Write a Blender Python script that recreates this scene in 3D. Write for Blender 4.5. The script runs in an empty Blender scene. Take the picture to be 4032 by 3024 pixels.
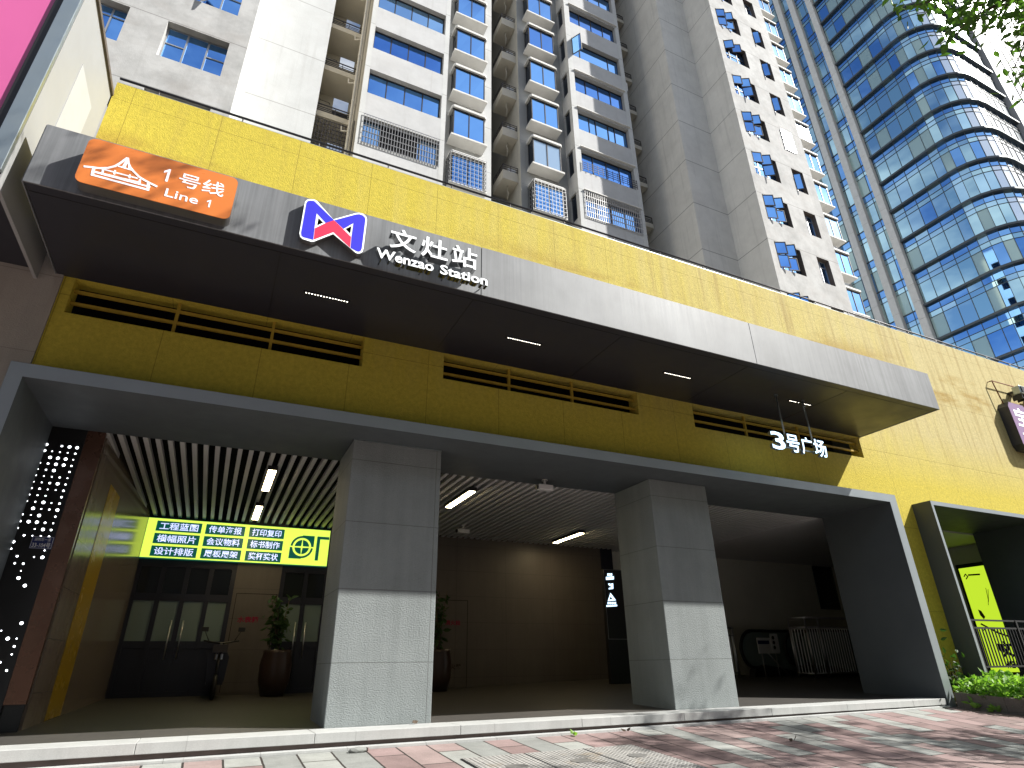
import bpy, bmesh, math, random
from mathutils import Vector, Matrix
from mathutils.geometry import tessellate_polygon
random.seed(7)
sc = bpy.context.scene
col = sc.collection

# ------------------------------------------------------------------ camera
PW, PH = 4032.0, 3024.0                       # the photograph's own size
FPX, PITCH, YAW, ROLL = 2342.4349, 0.443883307, 0.447289076, -0.0148914461
EYE = Vector((0.0, 0.0, 0.9))
_cy, _sy, _cp, _sp = math.cos(YAW), math.sin(YAW), math.cos(PITCH), math.sin(PITCH)
FW = Vector((_sy*_cp, _cy*_cp, _sp)); _r0 = Vector((_cy, -_sy, 0)); _u0 = _r0.cross(FW)
RT_ = math.cos(ROLL)*_r0 + math.sin(ROLL)*_u0
UP_ = -math.sin(ROLL)*_r0 + math.cos(ROLL)*_u0
cam = bpy.data.cameras.new('camera'); camo = bpy.data.objects.new('camera', cam); col.objects.link(camo)
cam.sensor_width = 36.0; cam.sensor_fit = 'HORIZONTAL'; cam.lens = 36.0*FPX/PW
cam.clip_start = 0.05; cam.clip_end = 3000
m = Matrix.Identity(4)
for i in range(3):
    m[i][0] = RT_[i]; m[i][1] = UP_[i]; m[i][2] = -FW[i]; m[i][3] = EYE[i]
camo.matrix_world = m
sc.camera = camo

def ray(u, v): return RT_*((u-PW/2)/FPX) - UP_*((v-PH/2)/FPX) + FW
def onY(u, v, y): d = ray(u, v); return EYE + d*(y/d.y)
def onX(u, v, x): d = ray(u, v); return EYE + d*(x/d.x)
def onZ(u, v, z): d = ray(u, v); return EYE + d*((z-EYE.z)/d.z)
def proj(p):
    q = Vector(p)-EYE; z = q.dot(FW)
    if z < .1: return None
    return (PW/2+FPX*q.dot(RT_)/z, PH/2-FPX*q.dot(UP_)/z)
def inview(p, mx=500, my=700):
    q = proj(p)
    return q is not None and -mx < q[0] < PW+mx and -my < q[1] < PH+my
def crop(r, x, y):                              # a point read off an enlarged crop of the photograph
    s = r[4]/(r[2]-r[0]); return (r[0]+x/s, r[1]+y/s)

# ------------------------------------------------------------------ light
SUN = Vector((0.952, -0.524, 1.0)).normalized()
EL = math.asin(SUN.z); AZ = math.atan2(SUN.x, SUN.y)
wd = bpy.data.worlds.new('World'); sc.world = wd; wd.use_nodes = True
nt = wd.node_tree; bg = nt.nodes['Background']
sky = nt.nodes.new('ShaderNodeTexSky'); sky.sky_type = 'NISHITA'; sky.sun_disc = False
sky.sun_elevation = EL; sky.sun_rotation = AZ; sky.air_density = 1.0; sky.dust_density = 1.6
tc = nt.nodes.new('ShaderNodeTexCoord')
mp = nt.nodes.new('ShaderNodeMapping'); mp.inputs['Scale'].default_value = (1.2, 1.2, 3.0)
cl = nt.nodes.new('ShaderNodeTexNoise'); cl.inputs['Scale'].default_value = 2.3; cl.inputs['Detail'].default_value = 7; cl.inputs['Roughness'].default_value = .6
cr = nt.nodes.new('ShaderNodeValToRGB'); cr.color_ramp.elements[0].position = .40; cr.color_ramp.elements[1].position = .68
mx = nt.nodes.new('ShaderNodeMix'); mx.data_type = 'RGBA'; mx.inputs[7].default_value = (6.5, 6.8, 7.2, 1)
nt.links.new(tc.outputs['Generated'], mp.inputs[0]); nt.links.new(mp.outputs[0], cl.inputs['Vector'])
nt.links.new(cl.outputs['Fac'], cr.inputs[0]); nt.links.new(cr.outputs[0], mx.inputs[0])
nt.links.new(sky.outputs[0], mx.inputs[6]); nt.links.new(mx.outputs[2], bg.inputs[0])
bg.inputs[1].default_value = 0.075
sl = bpy.data.lights.new('sun', 'SUN'); sl.energy = 5.0; sl.angle = math.radians(.5); sl.color = (1, .97, .91)
so = bpy.data.objects.new('sun', sl); col.objects.link(so)
so.rotation_euler = (-SUN).to_track_quat('-Z', 'Y').to_euler(); so.location = (0, 0, 60)
sc.view_settings.view_transform = 'Standard'; sc.view_settings.look = 'None'
sc.view_settings.exposure = 0.93; sc.view_settings.gamma = 1.0
sc.cycles.max_bounces = 7; sc.cycles.diffuse_bounces = 4; sc.cycles.glossy_bounces = 4
sc.cycles.sample_clamp_indirect = 8; sc.cycles.caustics_reflective = False; sc.cycles.caustics_refractive = False
sc.cycles.use_denoising = True

# ------------------------------------------------------------------ materials
class NT:
    def __init__(s, name):
        s.m = bpy.data.materials.new(name); s.m.use_nodes = True; s.t = s.m.node_tree
        s.b = s.t.nodes['Principled BSDF']; s.o = s.t.nodes['Material Output']
        s._pos = None
    def n(s, k, **kw):
        n = s.t.nodes.new('ShaderNode'+k)
        for a, v in kw.items():
            if a.startswith('i_'): n.inputs[a[2:].replace('_', ' ')].default_value = v
            else: setattr(n, a, v)
        return n
    def l(s, a, b): s.t.links.new(a, b)
    def pos(s):
        if s._pos is None: s._pos = s.n('NewGeometry').outputs['Position']
        return s._pos
    def noise(s, scale, detail=4, rough=.55, stretch=None, vec=None):
        v = vec or s.pos()
        if stretch:
            mp = s.n('Mapping'); mp.inputs['Scale'].default_value = stretch; s.l(v, mp.inputs[0]); v = mp.outputs[0]
        n = s.n('TexNoise'); n.inputs['Scale'].default_value = scale; n.inputs['Detail'].default_value = detail; n.inputs['Roughness'].default_value = rough
        s.l(v, n.inputs['Vector']); return n.outputs['Fac']
    def ramp(s, fac, stops, const=False):
        r = s.n('ValToRGB'); e = r.color_ramp.elements
        if const: r.color_ramp.interpolation = 'CONSTANT'
        while len(e) < len(stops): e.new(.5)
        for x, (p, c) in zip(e, stops):
            x.position = p; x.color = (c, c, c, 1) if not hasattr(c, '__len__') else (*c, 1)
        s.l(fac, r.inputs[0]); return r.outputs[0]
    def mix(s, fac, a, b, mode='MIX'):
        n = s.n('Mix', data_type='RGBA', blend_type=mode)
        for sock, v in ((n.inputs[0], fac), (n.inputs[6], a), (n.inputs[7], b)):
            if hasattr(v, 'is_linked'): s.l(v, sock)
            elif hasattr(v, '__len__'): sock.default_value = (*v, 1)
            else: sock.default_value = v
        return n.outputs[2]
    def math(s, op, a, b=0.):
        n = s.n('Math', operation=op)
        for k, v in ((0, a), (1, b)):
            if hasattr(v, 'is_linked'): s.l(v, n.inputs[k])
            else: n.inputs[k].default_value = v
        return n.outputs[0]
    def xyz(s):
        x = s.n('SeparateXYZ'); s.l(s.pos(), x.inputs[0]); return x.outputs
    def bump(s, h, strength=.3, dist=.02):
        b = s.n('Bump'); b.inputs['Strength'].default_value = strength; b.inputs['Distance'].default_value = dist
        s.l(h, b.inputs['Height']); s.l(b.outputs[0], s.b.inputs['Normal'])
    def color(s, c):
        if hasattr(c, 'is_linked'): s.l(c, s.b.inputs['Base Color'])
        else: s.b.inputs['Base Color'].default_value = (*c, 1)
    def set(s, rough=.7, metal=0., spec=.5):
        for k, v in (('Roughness', rough), ('Metallic', metal), ('Specular IOR Level', spec)):
            if hasattr(v, 'is_linked'): s.l(v, s.b.inputs[k])
            else: s.b.inputs[k].default_value = v
        return s.m

def plain(name, c, rough=.6, metal=0., spec=.5, var=.12, scale=3., bump=0., bscale=60.):
    t = NT(name)
    f = t.noise(scale, 6)
    k = t.ramp(f, [(.3, 1-var), (.7, 1+0*var)])
    t.color(t.mix(1.0, c, k, 'MULTIPLY'))
    if bump: t.bump(t.noise(bscale, 3), bump, .01)
    rr = t.ramp(t.noise(scale*3, 4), [(.3, max(rough-.06, 0.02)), (.7, min(rough+.06, 1))])
    return t.set(rr, metal, spec)
def emit(name, c, strength, base=(.8, .8, .8)):
    t = NT(name); t.color(base); t.b.inputs['Emission Color'].default_value = (*c, 1); t.b.inputs['Emission Strength'].default_value = strength
    return t.set(.4)
def glass(name, c, rough=.02, wob=.0, metal=1.):
    t = NT(name); t.color(c)
    if wob: t.bump(t.noise(.6, 2), wob, .05)
    return t.set(rough, metal)

def brickgrid(t, vec_scale, w, h, mortar, offset=.5, axes='xz'):
    x = t.xyz(); cb = t.n('CombineXYZ')
    ia = {'x': 0, 'y': 1, 'z': 2}
    t.l(x[ia[axes[0]]], cb.inputs[0]); t.l(x[ia[axes[1]]], cb.inputs[1])
    b = t.n('TexBrick', offset=offset, offset_frequency=2, squash=1.0)
    b.inputs['Scale'].default_value = 1.0; b.inputs['Brick Width'].default_value = w; b.inputs['Row Height'].default_value = h
    b.inputs['Mortar Size'].default_value = mortar; b.inputs['Mortar Smooth'].default_value = .1; b.inputs['Bias'].default_value = 0
    b.inputs['Color1'].default_value = (0, 0, 0, 1); b.inputs['Color2'].default_value = (1, 1, 1, 1); b.inputs['Mortar'].default_value = (.5, .5, .5, 1)
    t.l(cb.outputs[0], b.inputs['Vector'])
    return b.outputs['Color'], b.outputs['Fac']

MT = {}
def yellow_mat():
    t = NT('yellow_stucco'); x = t.xyz()
    fade = t.math('MULTIPLY', t.math('SUBTRACT', x[0], 1.0), 1/17.)                     # paint more bleached along the wall
    up = t.ramp(t.math('MULTIPLY', x[2], .1), [(.50, 0.), (.66, 1.)])
    big = t.noise(.55, 5, .6)
    streak = t.noise(1.0, 5, .6, stretch=(2.2, 1, .22))
    band = t.noise(.9, 5, .65, stretch=(.35, 1, 1.3))
    f = t.math('ADD', t.math('MULTIPLY', fade, .85), t.math('MULTIPLY', t.math('SUBTRACT', streak, .5), .9))
    f = t.math('MULTIPLY', t.ramp(f, [(.02, 0.), (.85, .9)]), up)
    c = t.mix(f, (.66, .535, .07), (.62, .53, .27))
    st = t.ramp(band, [(.50, 0.), (.62, 1.)])
    zw = t.ramp(t.math('MULTIPLY', x[2], .1), [(.0, 0.), (.72, .12), (.79, 1.), (.85, 1.), (.91, .1)])
    st = t.math('MULTIPLY', t.math('MULTIPLY', t.math('MULTIPLY', st, up), zw), .85)
    c = t.mix(st, c, (.42, .265, .045))
    drip = t.ramp(t.noise(3.2, 5, .6, stretch=(1.8, 1, .09)), [(.50, 0.), (.70, .75)])
    c = t.mix(t.math('MULTIPLY', t.math('MULTIPLY', drip, up), t.ramp(fade, [(.1, .25), (.8, 1.)])), c, (.40, .28, .09))
    sp = t.ramp(t.noise(14, 5, .7), [(.35, .80), (.65, 1.0)])
    c = t.mix(1., c, sp, 'MULTIPLY')
    _, jf = brickgrid(t, 1, 1.36, 1.92, .006, 0.0)
    c = t.mix(t.math('MULTIPLY', jf, .5), c, (.20, .13, .02))
    t.color(c)
    t.bump(t.math('SUBTRACT', t.noise(46, 4, .65), t.math('MULTIPLY', jf, .6)), .55, .02)
    return t.set(.85, 0, .25)
MT['yellow'] = yellow_mat()
def stone_mat(name, c, jw=1.48, jh=.98, rough=.75, bs=38., bst=.6, jd=.45, axes='xz', spec=.4):
    t = NT(name)
    cc = t.mix(1., c, t.ramp(t.noise(1.3, 6, .6), [(.3, .84), (.7, 1.0)]), 'MULTIPLY')
    cc = t.mix(1., cc, t.ramp(t.noise(60, 3, .6), [(.3, .90), (.7, 1.0)]), 'MULTIPLY')
    cc = t.mix(1., cc, t.ramp(t.noise(2.4, 6, .65, stretch=(2.2, 2.2, .12)), [(.34, .90), (.58, 1.0)]), 'MULTIPLY')
    _, jf = brickgrid(t, 1, jw, jh, .006, 0., axes)
    cc = t.mix(t.math('MULTIPLY', jf, jd), cc, (.03, .03, .03)); t.color(cc)
    t.bump(t.math('SUBTRACT', t.noise(bs, 3, .6, stretch=(1, 1, 1.8)), jf), bst, .018)
    return t.set(rough, 0, spec)
MT['pillar'] = stone_mat('bush_hammered_stone', (.27, .30, .30), 3.0, .98)
MT['frame'] = plain('grey_cladding', (.085, .098, .106), .6, 0.0, .3, .12, 1.2)
def fascia_mat():
    t = NT('brushed_fascia')
    st = t.noise(2.2, 6, .65, stretch=(9, 1, .18))
    c = t.mix(t.ramp(st, [(.35, 0.), (.7, 1.)]), (.19, .20, .21), (.27, .28, .295))
    dirt = t.ramp(t.noise(1.1, 6, .6), [(.3, .75), (.65, 1.)])
    t.color(t.mix(1., c, dirt, 'MULTIPLY'))
    r = t.ramp(st, [(.3, .50), (.7, .62)])
    return t.set(r, .10, .32)
MT['fascia'] = fascia_mat()
MT['lip'] = plain('sunlit_cladding', (.30, .335, .355), .38, .35, .5, .12, 1.2)  # lighter copy of the frame cladding, sunlight put into its colour
MT['soffit'] = plain('dark_soffit_panel', (.030, .031, .041), .40, 0, .5, .08, .5)
MT['beige'] = stone_mat('beige_stone', (.46, .42, .37), 2.4, 1.2, .8, 55, .25, .3)
MT['granite'] = stone_mat('grey_granite', (.50, .51, .50), 1.9, 40., .65, 90, .15, .2)
MT['toe'] = plain('brown_riser_stone', (.14, .105, .095), .6, 0, .4, .35, 4)
MT['floor'] = stone_mat('hall_floor_stone', (.075, .07, .064), .6, .6, .5, 80, .05, .3, 'xy')
MT['brownwall'] = stone_mat('brown_stone_wall', (.14, .122, .11), 1.5, .67, .45, 60, .08, .4)
MT['sidewall'] = stone_mat('polished_side_wall', (.20, .16, .13), 1.5, .67, .16, 60, .02, .4, 'yz')
MT['greenwall'] = plain('plain_hall_paint', (.78, .78, .70), .8, 0, .3, .12, 1)
MT['slat'] = plain('grey_slat', (.62, .62, .62), .6, 0, .3, .06, 1)
MT['void'] = plain('dark_void', (.012, .012, .014), .9, 0, .1, .1, 1)
MT['yellowpaint'] = plain('yellow_gloss_panel', (.42, .27, .02), .25, 0, .5, .1, 1)
MT['yellowrail'] = plain('yellow_painted_rail', (.50, .34, .04), .6, 0, .4, .2, 4)
MT['black'] = plain('black_metal', (.012, .012, .013), .4, 0, .5, .1, 3)
MT['darkglass'] = glass('dark_shop_glass', (.012, .015, .02), .03, 0, 0.)
MT['navy'] = plain('navy_frame', (.012, .014, .028), .35, 0, .5, .1, 3)
MT['steel'] = plain('stainless_steel', (.75, .75, .76), .34, 1., .5, .1, 3)
MT['rubber'] = plain('black_rubber', (.015, .015, .016), .5, 0, .4, .1, 3)
MT['clear'] = glass('balustrade_glass', (.20, .26, .25), .03, 0, .12)
MT['white'] = plain('white_plastic', (.72, .72, .72), .4, 0, .5, .06, 3)
MT['whitepaint'] = plain('white_paint', (.33, .335, .335), .5, 0, .4, .1, .8)
MT['coverpaint'] = plain('cover_plate_paint', (.42, .425, .43), .5, 0, .4, .05, 2)
MT['orange'] = plain('orange_sign_face', (.80, .235, .05), .32, 0, .5, .1, 1.5)
MT['signwhite'] = emit('white_sign_ink', (.95, .93, 1), .25, (.85, .85, .9))
MT['signside'] = plain('sign_box_side', (.30, .29, .28), .35, .8, .5, .1, 3)
MT['blue'] = emit('blue_sign_face', (.02, .02, .5), .25, (.035, .03, .55))
MT['red'] = emit('red_sign_face', (.6, .02, .06), .22, (.66, .03, .085))
MT['ledwhite'] = emit('white_led_letter', (.55, .78, 1), 1.3)
MT['letter'] = emit('white_acrylic_face', (.9, .97, 1), .35, (.85, .87, .88))
MT['chrome'] = plain('polished_letter_side', (.6, .6, .6), .16, 1, .5, .08, 6)
MT['warm'] = emit('warm_lamp', (1., .80, .45), 16.)
MT['coolled'] = emit('cool_led', (.9, .95, 1.), 4.)
MT['warmled'] = emit('warm_led', (1., .93, .8), 4.)
MT['lime'] = emit('lime_light_box', (.56, .74, .08), .8, (.5, .75, .1))
MT['lime2'] = emit('poster_light_box', (.58, .84, .035), .5, (.5, .70, .08))
MT['green'] = emit('backlit_green_print', (.0, .05, .035), .8, (0, .05, .035))
MT['signtext'] = emit('backlit_white_print', (.55, .62, 1), .75, (.7, .7, .8))
MT['ink'] = plain('black_ink', (.008, .008, .008), .6, 0, .3, .1, 3)
MT['twigink'] = plain('printed_twig', (.20, .15, .03), .6, 0, .3, .3, 9)
MT['redink'] = plain('red_ink', (.28, .012, .05), .6, 0, .3, .1, 3)
MT['brownink'] = plain('brown_ink', (.05, .03, .025), .6, 0, .3, .1, 3)
MT['plate'] = plain('blue_enamel', (.012, .025, .13), .4, 0, .5, .1, 3)
MT['bronze'] = plain('bronze_strip', (.20, .105, .07), .28, .7, .5, .2, 1.5)
MT['magenta'] = plain('magenta_panel', (.68, .13, .36), .45, 0, .5, .1, .5)
MT['alu'] = plain('anodised_aluminium', (.46, .52, .53), .34, .85, .5, .12, 1.2)
MT['brownmetal'] = plain('weathered_coping', (.16, .13, .10), .6, .2, .5, .5, 6)
MT['purple'] = plain('purple_sign_face', (.28, .16, .32), .4, 0, .5, .1, 2)
MT['rust'] = plain('rusty_conduit', (.20, .07, .03), .7, .1, .3, .3, 9)
MT['pot'] = plain('brown_pot_glaze', (.045, .026, .022), .35, 0, .5, .2, 5)
MT['soil'] = plain('soil', (.05, .035, .025), .95, 0, .2, .3, 20)
MT['planter'] = stone_mat('rough_planter_stone', (.22, .195, .17), 1.2, 9., .85, 34, .8, .3, 'yz')
MT['iron'] = None
# apartment walls
def render_mat(name, c, blot=.16, jh=2.91, jz=0.0, jd=.5, warm=(.40, .36, .33), wf=.4):
    t = NT(name); x = t.xyz()
    k = t.noise(1.1, 7, .68)
    cc = t.mix(1., c, t.ramp(k, [(.34, 1-blot), (.62, 1.)]), 'MULTIPLY')
    pk = t.ramp(t.noise(.8, 6, .6, stretch=(1, 1, 1.4)), [(.5, 0.), (.72, wf)])
    cc = t.mix(pk, cc, warm)
    dr = t.ramp(t.noise(2.2, 5, .6, stretch=(2.4, 2.4, .1)), [(.55, 0.), (.75, .3)])
    cc = t.mix(dr, cc, (.34, .33, .31))
    if jd:
        fr = t.math('FRACT', t.math('MULTIPLY', t.math('SUBTRACT', x[2], jz), 1/jh))
        j = t.math('LESS_THAN', fr, .013)
        cc = t.mix(t.math('MULTIPLY', j, jd), cc, (.13, .12, .11))
    t.color(cc); t.bump(t.noise(26, 4), .25, .015)
    return t.set(.85, 0, .25)
MT['apt'] = render_mat('pale_render', (.53, .53, .52), .30, 2.91, 19.0 - 2.91*5)
MT['aptw'] = render_mat('white_render', (.57, .58, .575), .10, 2.91, 19.16 - 2.91*5, .45, wf=.12)
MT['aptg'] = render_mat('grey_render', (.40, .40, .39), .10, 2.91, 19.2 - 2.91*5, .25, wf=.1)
MT['aptstone'] = render_mat('grey_stone_render', (.74, .72, .68), .12, 2.91, 19.0 - 2.91*5, .7, wf=.15)
MT['aptin'] = render_mat('cream_render', (.58, .55, .48), .08, 2.91, 0, 0, wf=.1)
MT['reveal'] = plain('painted_jamb_shade', (.20, .175, .165), .8, 0, .3, .1, 2)  # darker copy of the wall colour, paints the shade on the window jambs
MT['slab'] = plain('white_slab', (.70, .69, .66), .7, 0, .3, .12, 2)
MT['slabunder'] = plain('cream_slab', (.60, .56, .48), .8, 0, .3, .1, 2)
MT['winframe'] = plain('dark_window_frame', (.035, .033, .035), .4, .2, .5, .1, 3)
MT['silverframe'] = plain('silver_window_frame', (.45, .46, .47), .4, .6, .5, .1, 3)
MT['aptglass'] = glass('blue_window_glass', (.20, .47, .98), .015, .02)
MT['aptglassd'] = glass('dark_window_glass', (.045, .065, .10), .03, .01)
MT['pipe'] = plain('cream_pipe', (.60, .57, .50), .5, 0, .4, .1, 3)
MT['grille'] = plain('grille_bar', (.36, .36, .36), .4, .7, .5, .1, 3)
MT['darkrail'] = plain('dark_rail', (.06, .055, .06), .45, .5, .5, .1, 3)
MT['curtain'] = plain('cream_curtain', (.45, .42, .36), .9, 0, .1, .2, 4)
# glass tower
MT['g_teal'] = glass('teal_pane', (.66, .95, 1.0), .02, .015)
MT['g_blue'] = glass('blue_pane', (.56, .84, 1.0), .02, .015)
MT['g_pale'] = glass('pale_blind_pane', (.50, .66, .63), .06, .01, .45)
MT['g_front'] = glass('sun_glare_pane', (.86, .93, .97), .17, .015)  # paler, rougher copy of the glass, imitates sun glare on the front
MT['g_deep'] = glass('deep_blue_pane', (.26, .54, .98), .02, .015)
MT['mullion'] = plain('dark_mullion', (.10, .115, .125), .4, .4, .5, .1, 3)
MT['finstone'] = plain('pale_fin_stone', (.80, .78, .74), .7, 0, .3, .1, 2)
MT['stripewall'] = plain('white_tower_wall', (.50, .51, .53), .6, 0, .4, .05, .5)
MT['stripeslot'] = plain('grey_window_slot', (.20, .21, .26), .3, 0, .5, .1, .5)
# leaves and bark
def leaf_mat(name, a, b, tr=.35):
    t = NT(name)
    oi = t.n('NewGeometry').outputs['Random Per Island']
    t.color(t.mix(oi, a, b)); t.set(.5, 0, .4)
    tb = t.n('BsdfTranslucent'); t.l(t.mix(oi, (a[0]*2.2, a[1]*2.4, a[2]), (b[0]*2.2, b[1]*2.4, b[2])), tb.inputs[0])
    ms = t.n('MixShader'); ms.inputs[0].default_value = tr
    t.l(t.b.outputs[0], ms.inputs[1]); t.l(tb.outputs[0], ms.inputs[2]); t.l(ms.outputs[0], t.o.inputs[0])
    return t.m
MT['leaf'] = leaf_mat('ficus_leaf', (.035, .085, .014), (.075, .16, .025))
MT['hedge'] = leaf_mat('hedge_leaf', (.10, .22, .03), (.24, .40, .09), .3)
MT['potleaf'] = leaf_mat('pot_plant_leaf', (.02, .05, .012), (.035, .08, .02), .25)
MT['bark'] = plain('grey_bark', (.13, .10, .075), .9, 0, .2, .4, 9, .8, 30)

# ------------------------------------------------------------------ geometry helper
class MB:
    def __init__(s): s.v = []; s.f = []; s.mi = []; s.sm = []
    def face(s, pts, mi=0, smooth=False):
        i = len(s.v); s.v += [Vector(p) for p in pts]; s.f.append(tuple(range(i, i+len(pts)))); s.mi.append(mi); s.sm.append(smooth); return s
    def mesh(s, vs, fs, mi=0, smooth=False):
        i = len(s.v); s.v += [Vector(p) for p in vs]
        for f in fs: s.f.append(tuple(k+i for k in f)); s.mi.append(mi); s.sm.append(smooth)
        return s
    def box(s, x0, x1, y0, y1, z0, z1, mi=0, bev=0.):
        if bev > 0:
            bm = bmesh.new(); bmesh.ops.create_cube(bm, size=1)
            for v in bm.verts: v.co = Vector(((x0+x1)/2+v.co.x*(x1-x0), (y0+y1)/2+v.co.y*(y1-y0), (z0+z1)/2+v.co.z*(z1-z0)))
            bmesh.ops.bevel(bm, geom=bm.edges[:], offset=bev, segments=2, affect='EDGES', profile=.5)
            bm.verts.index_update()
            s.mesh([v.co.copy() for v in bm.verts], [[v.index for v in f.verts] for f in bm.faces], mi); bm.free(); return s
        p = [(x0, y0, z0), (x1, y0, z0), (x1, y1, z0), (x0, y1, z0), (x0, y0, z1), (x1, y0, z1), (x1, y1, z1), (x0, y1, z1)]
        return s.mesh(p, [(0, 3, 2, 1), (4, 5, 6, 7), (0, 1, 5, 4), (1, 2, 6, 5), (2, 3, 7, 6), (3, 0, 4, 7)], mi)
    def tube(s, pts, r, n=8, mi=0, caps=True, smooth=True):
        pts = [Vector(p) for p in pts]; rs = r if hasattr(r, '__len__') else [r]*len(pts)
        base = len(s.v); up = None
        for k, p in enumerate(pts):
            d = (pts[min(k+1, len(pts)-1)]-pts[max(k-1, 0)]).normalized()
            if up is None: up = Vector((0, 0, 1)) if abs(d.z) < .9 else Vector((1, 0, 0))
            a = d.cross(up).normalized(); b = a.cross(d).normalized(); up = b
            for j in range(n):
                t = 2*math.pi*j/n; s.v.append(p+(a*math.cos(t)+b*math.sin(t))*rs[k])
        for k in range(len(pts)-1):
            for j in range(n):
                a0 = base+k*n+j; a1 = base+k*n+(j+1) % n
                s.f.append((a0, a1, a1+n, a0+n)); s.mi.append(mi); s.sm.append(smooth)
        if caps:
            s.f.append(tuple(base+j for j in range(n))[::-1]); s.mi.append(mi); s.sm.append(False)
            e = base+(len(pts)-1)*n; s.f.append(tuple(e+j for j in range(n))); s.mi.append(mi); s.sm.append(False)
        return s
    def lathe(s, prof, cx, cy, n=28, mi=0):
        base = len(s.v)
        for r, z in prof:
            for j in range(n):
                t = 2*math.pi*j/n; s.v.append(Vector((cx+r*math.cos(t), cy+r*math.sin(t), z)))
        for k in range(len(prof)-1):
            for j in range(n):
                a0 = base+k*n+j; a1 = base+k*n+(j+1) % n
                s.f.append((a0, a1, a1+n, a0+n)); s.mi.append(mi); s.sm.append(True)
        return s
    def prism(s, outline, y0, y1, mi=0, smi=None, holes=(), fr=None):
        """outline in (u, v); extruded along the frame's normal from depth y0 (front) to y1. fr = (origin, u, v, n_in)."""
        o, u, v, n = fr or (Vector((0, 0, 0)), Vector((1, 0, 0)), Vector((0, 0, 1)), Vector((0, 1, 0)))
        P = lambda a, d: o+u*a[0]+v*a[1]+n*d
        loops = [list(outline)]+[list(h) for h in holes]
        def area(l): return sum(l[i][0]*l[(i+1) % len(l)][1]-l[(i+1) % len(l)][0]*l[i][1] for i in range(len(l)))
        if area(loops[0]) < 0: loops[0].reverse()
        for h in loops[1:]:
            if area(h) > 0: h.reverse()
        flat = [p for l in loops for p in l]
        tris = tessellate_polygon([[Vector((p[0], p[1], 0)) for p in l] for l in loops])
        def ori(t):
            a, b, c = (flat[k] for k in t); return t if (b[0]-a[0])*(c[1]-a[1])-(c[0]-a[0])*(b[1]-a[1]) > 0 else (t[0], t[2], t[1])
        tris = [ori(t) for t in tris]
        s.mesh([P(p, y0) for p in flat], tris, mi)
        if y1 != y0:
            s.mesh([P(p, y1) for p in flat], [t[::-1] for t in tris], mi if smi is None else smi)
            for l in loops:
                for i in range(len(l)):
                    a, b = l[i], l[(i+1) % len(l)]
                    s.face([P(a, y1), P(b, y1), P(b, y0), P(a, y0)], mi if smi is None else smi)
        return s
    def wall(s, u0, u1, v0, v1, holes, depth, fr, mi=0, rmi=None, back=False):
        """a wall face cut by rectangular openings (u0,u1,v0,v1) with reveals running `depth` inwards."""
        o, u, v, n = fr
        P = lambda a, b, d=0: o+u*a+v*b+n*d
        hs = [(max(a, u0), min(b, u1), max(c, v0), min(d, v1)) for a, b, c, d in holes]
        hs = [h for h in hs if h[1]-h[0] > 1e-4 and h[3]-h[2] > 1e-4]
        us = sorted({round(k, 4) for k in [u0, u1]+[h[0] for h in hs]+[h[1] for h in hs]})
        vs = sorted({round(k, 4) for k in [v0, v1]+[h[2] for h in hs]+[h[3] for h in hs]})
        for i in range(len(us)-1):
            for j in range(len(vs)-1):
                cu, cv = (us[i]+us[i+1])/2, (vs[j]+vs[j+1])/2
                if any(h[0] < cu < h[1] and h[2] < cv < h[3] for h in hs): continue
                s.face([P(us[i], vs[j]), P(us[i+1], vs[j]), P(us[i+1], vs[j+1]), P(us[i], vs[j+1])], mi)
        r = mi if rmi is None else rmi
        for a, b, c, d in hs:
            s.face([P(a, c), P(b, c), P(b, c, depth), P(a, c, depth)][::-1], r)
            s.face([P(a, d), P(b, d), P(b, d, depth), P(a, d, depth)], r)
            s.face([P(a, c), P(a, d), P(a, d, depth), P(a, c, depth)], r)
            s.face([P(b, c), P(b, d), P(b, d, depth), P(b, c, depth)][::-1], r)
        return s
    def strip(s, pts, w, fr, d, t=.004, mi=0):
        """a flat stroke of width w along (u, v) points."""
        pts = [Vector((p[0], p[1])) for p in pts]
        for k in range(len(pts)-1):
            a, b = pts[k], pts[k+1]; dd = (b-a).normalized(); nn = Vector((-dd.y, dd.x))*w/2
            ex = dd*w*.35
            s.prism([a-nn-ex, b-nn+ex, b+nn+ex, a+nn-ex], d-.0004*k, d+t, mi, None, (), fr)
        return s
    def text(s, body, fr, u0, u1, v0, v1, d0, d1, mi=0, smi=None, bold=0.):
        o, u, v, n = fr
        cu = bpy.data.curves.new('lettering', 'FONT'); cu.body = body; cu.size = 1; cu.offset = bold; cu.extrude = .5; cu.resolution_u = 3
        ob = bpy.data.objects.new('lettering', cu); col.objects.link(ob)
        dg = bpy.context.evaluated_depsgraph_get(); me = bpy.data.meshes.new_from_object(ob.evaluated_get(dg))
        xs = [q.co.x for q in me.vertices]; ys = [q.co.y for q in me.vertices]
        ax, bx, ay, by = min(xs), max(xs), min(ys), max(ys)
        i = len(s.v)
        for q in me.vertices:
            a = u0+(q.co.x-ax)/(bx-ax)*(u1-u0); b = v0+(q.co.y-ay)/(by-ay)*(v1-v0)
            s.v.append(o+u*a+v*b+n*(d0 if q.co.z > 0 else d1))
        for p in me.polygons:
            s.f.append(tuple(k+i for k in p.vertices)); s.mi.append(mi if abs(p.normal.z) > .7 or smi is None else smi); s.sm.append(False)
        bpy.data.objects.remove(ob); bpy.data.meshes.remove(me); bpy.data.curves.remove(cu)
        return s
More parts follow.
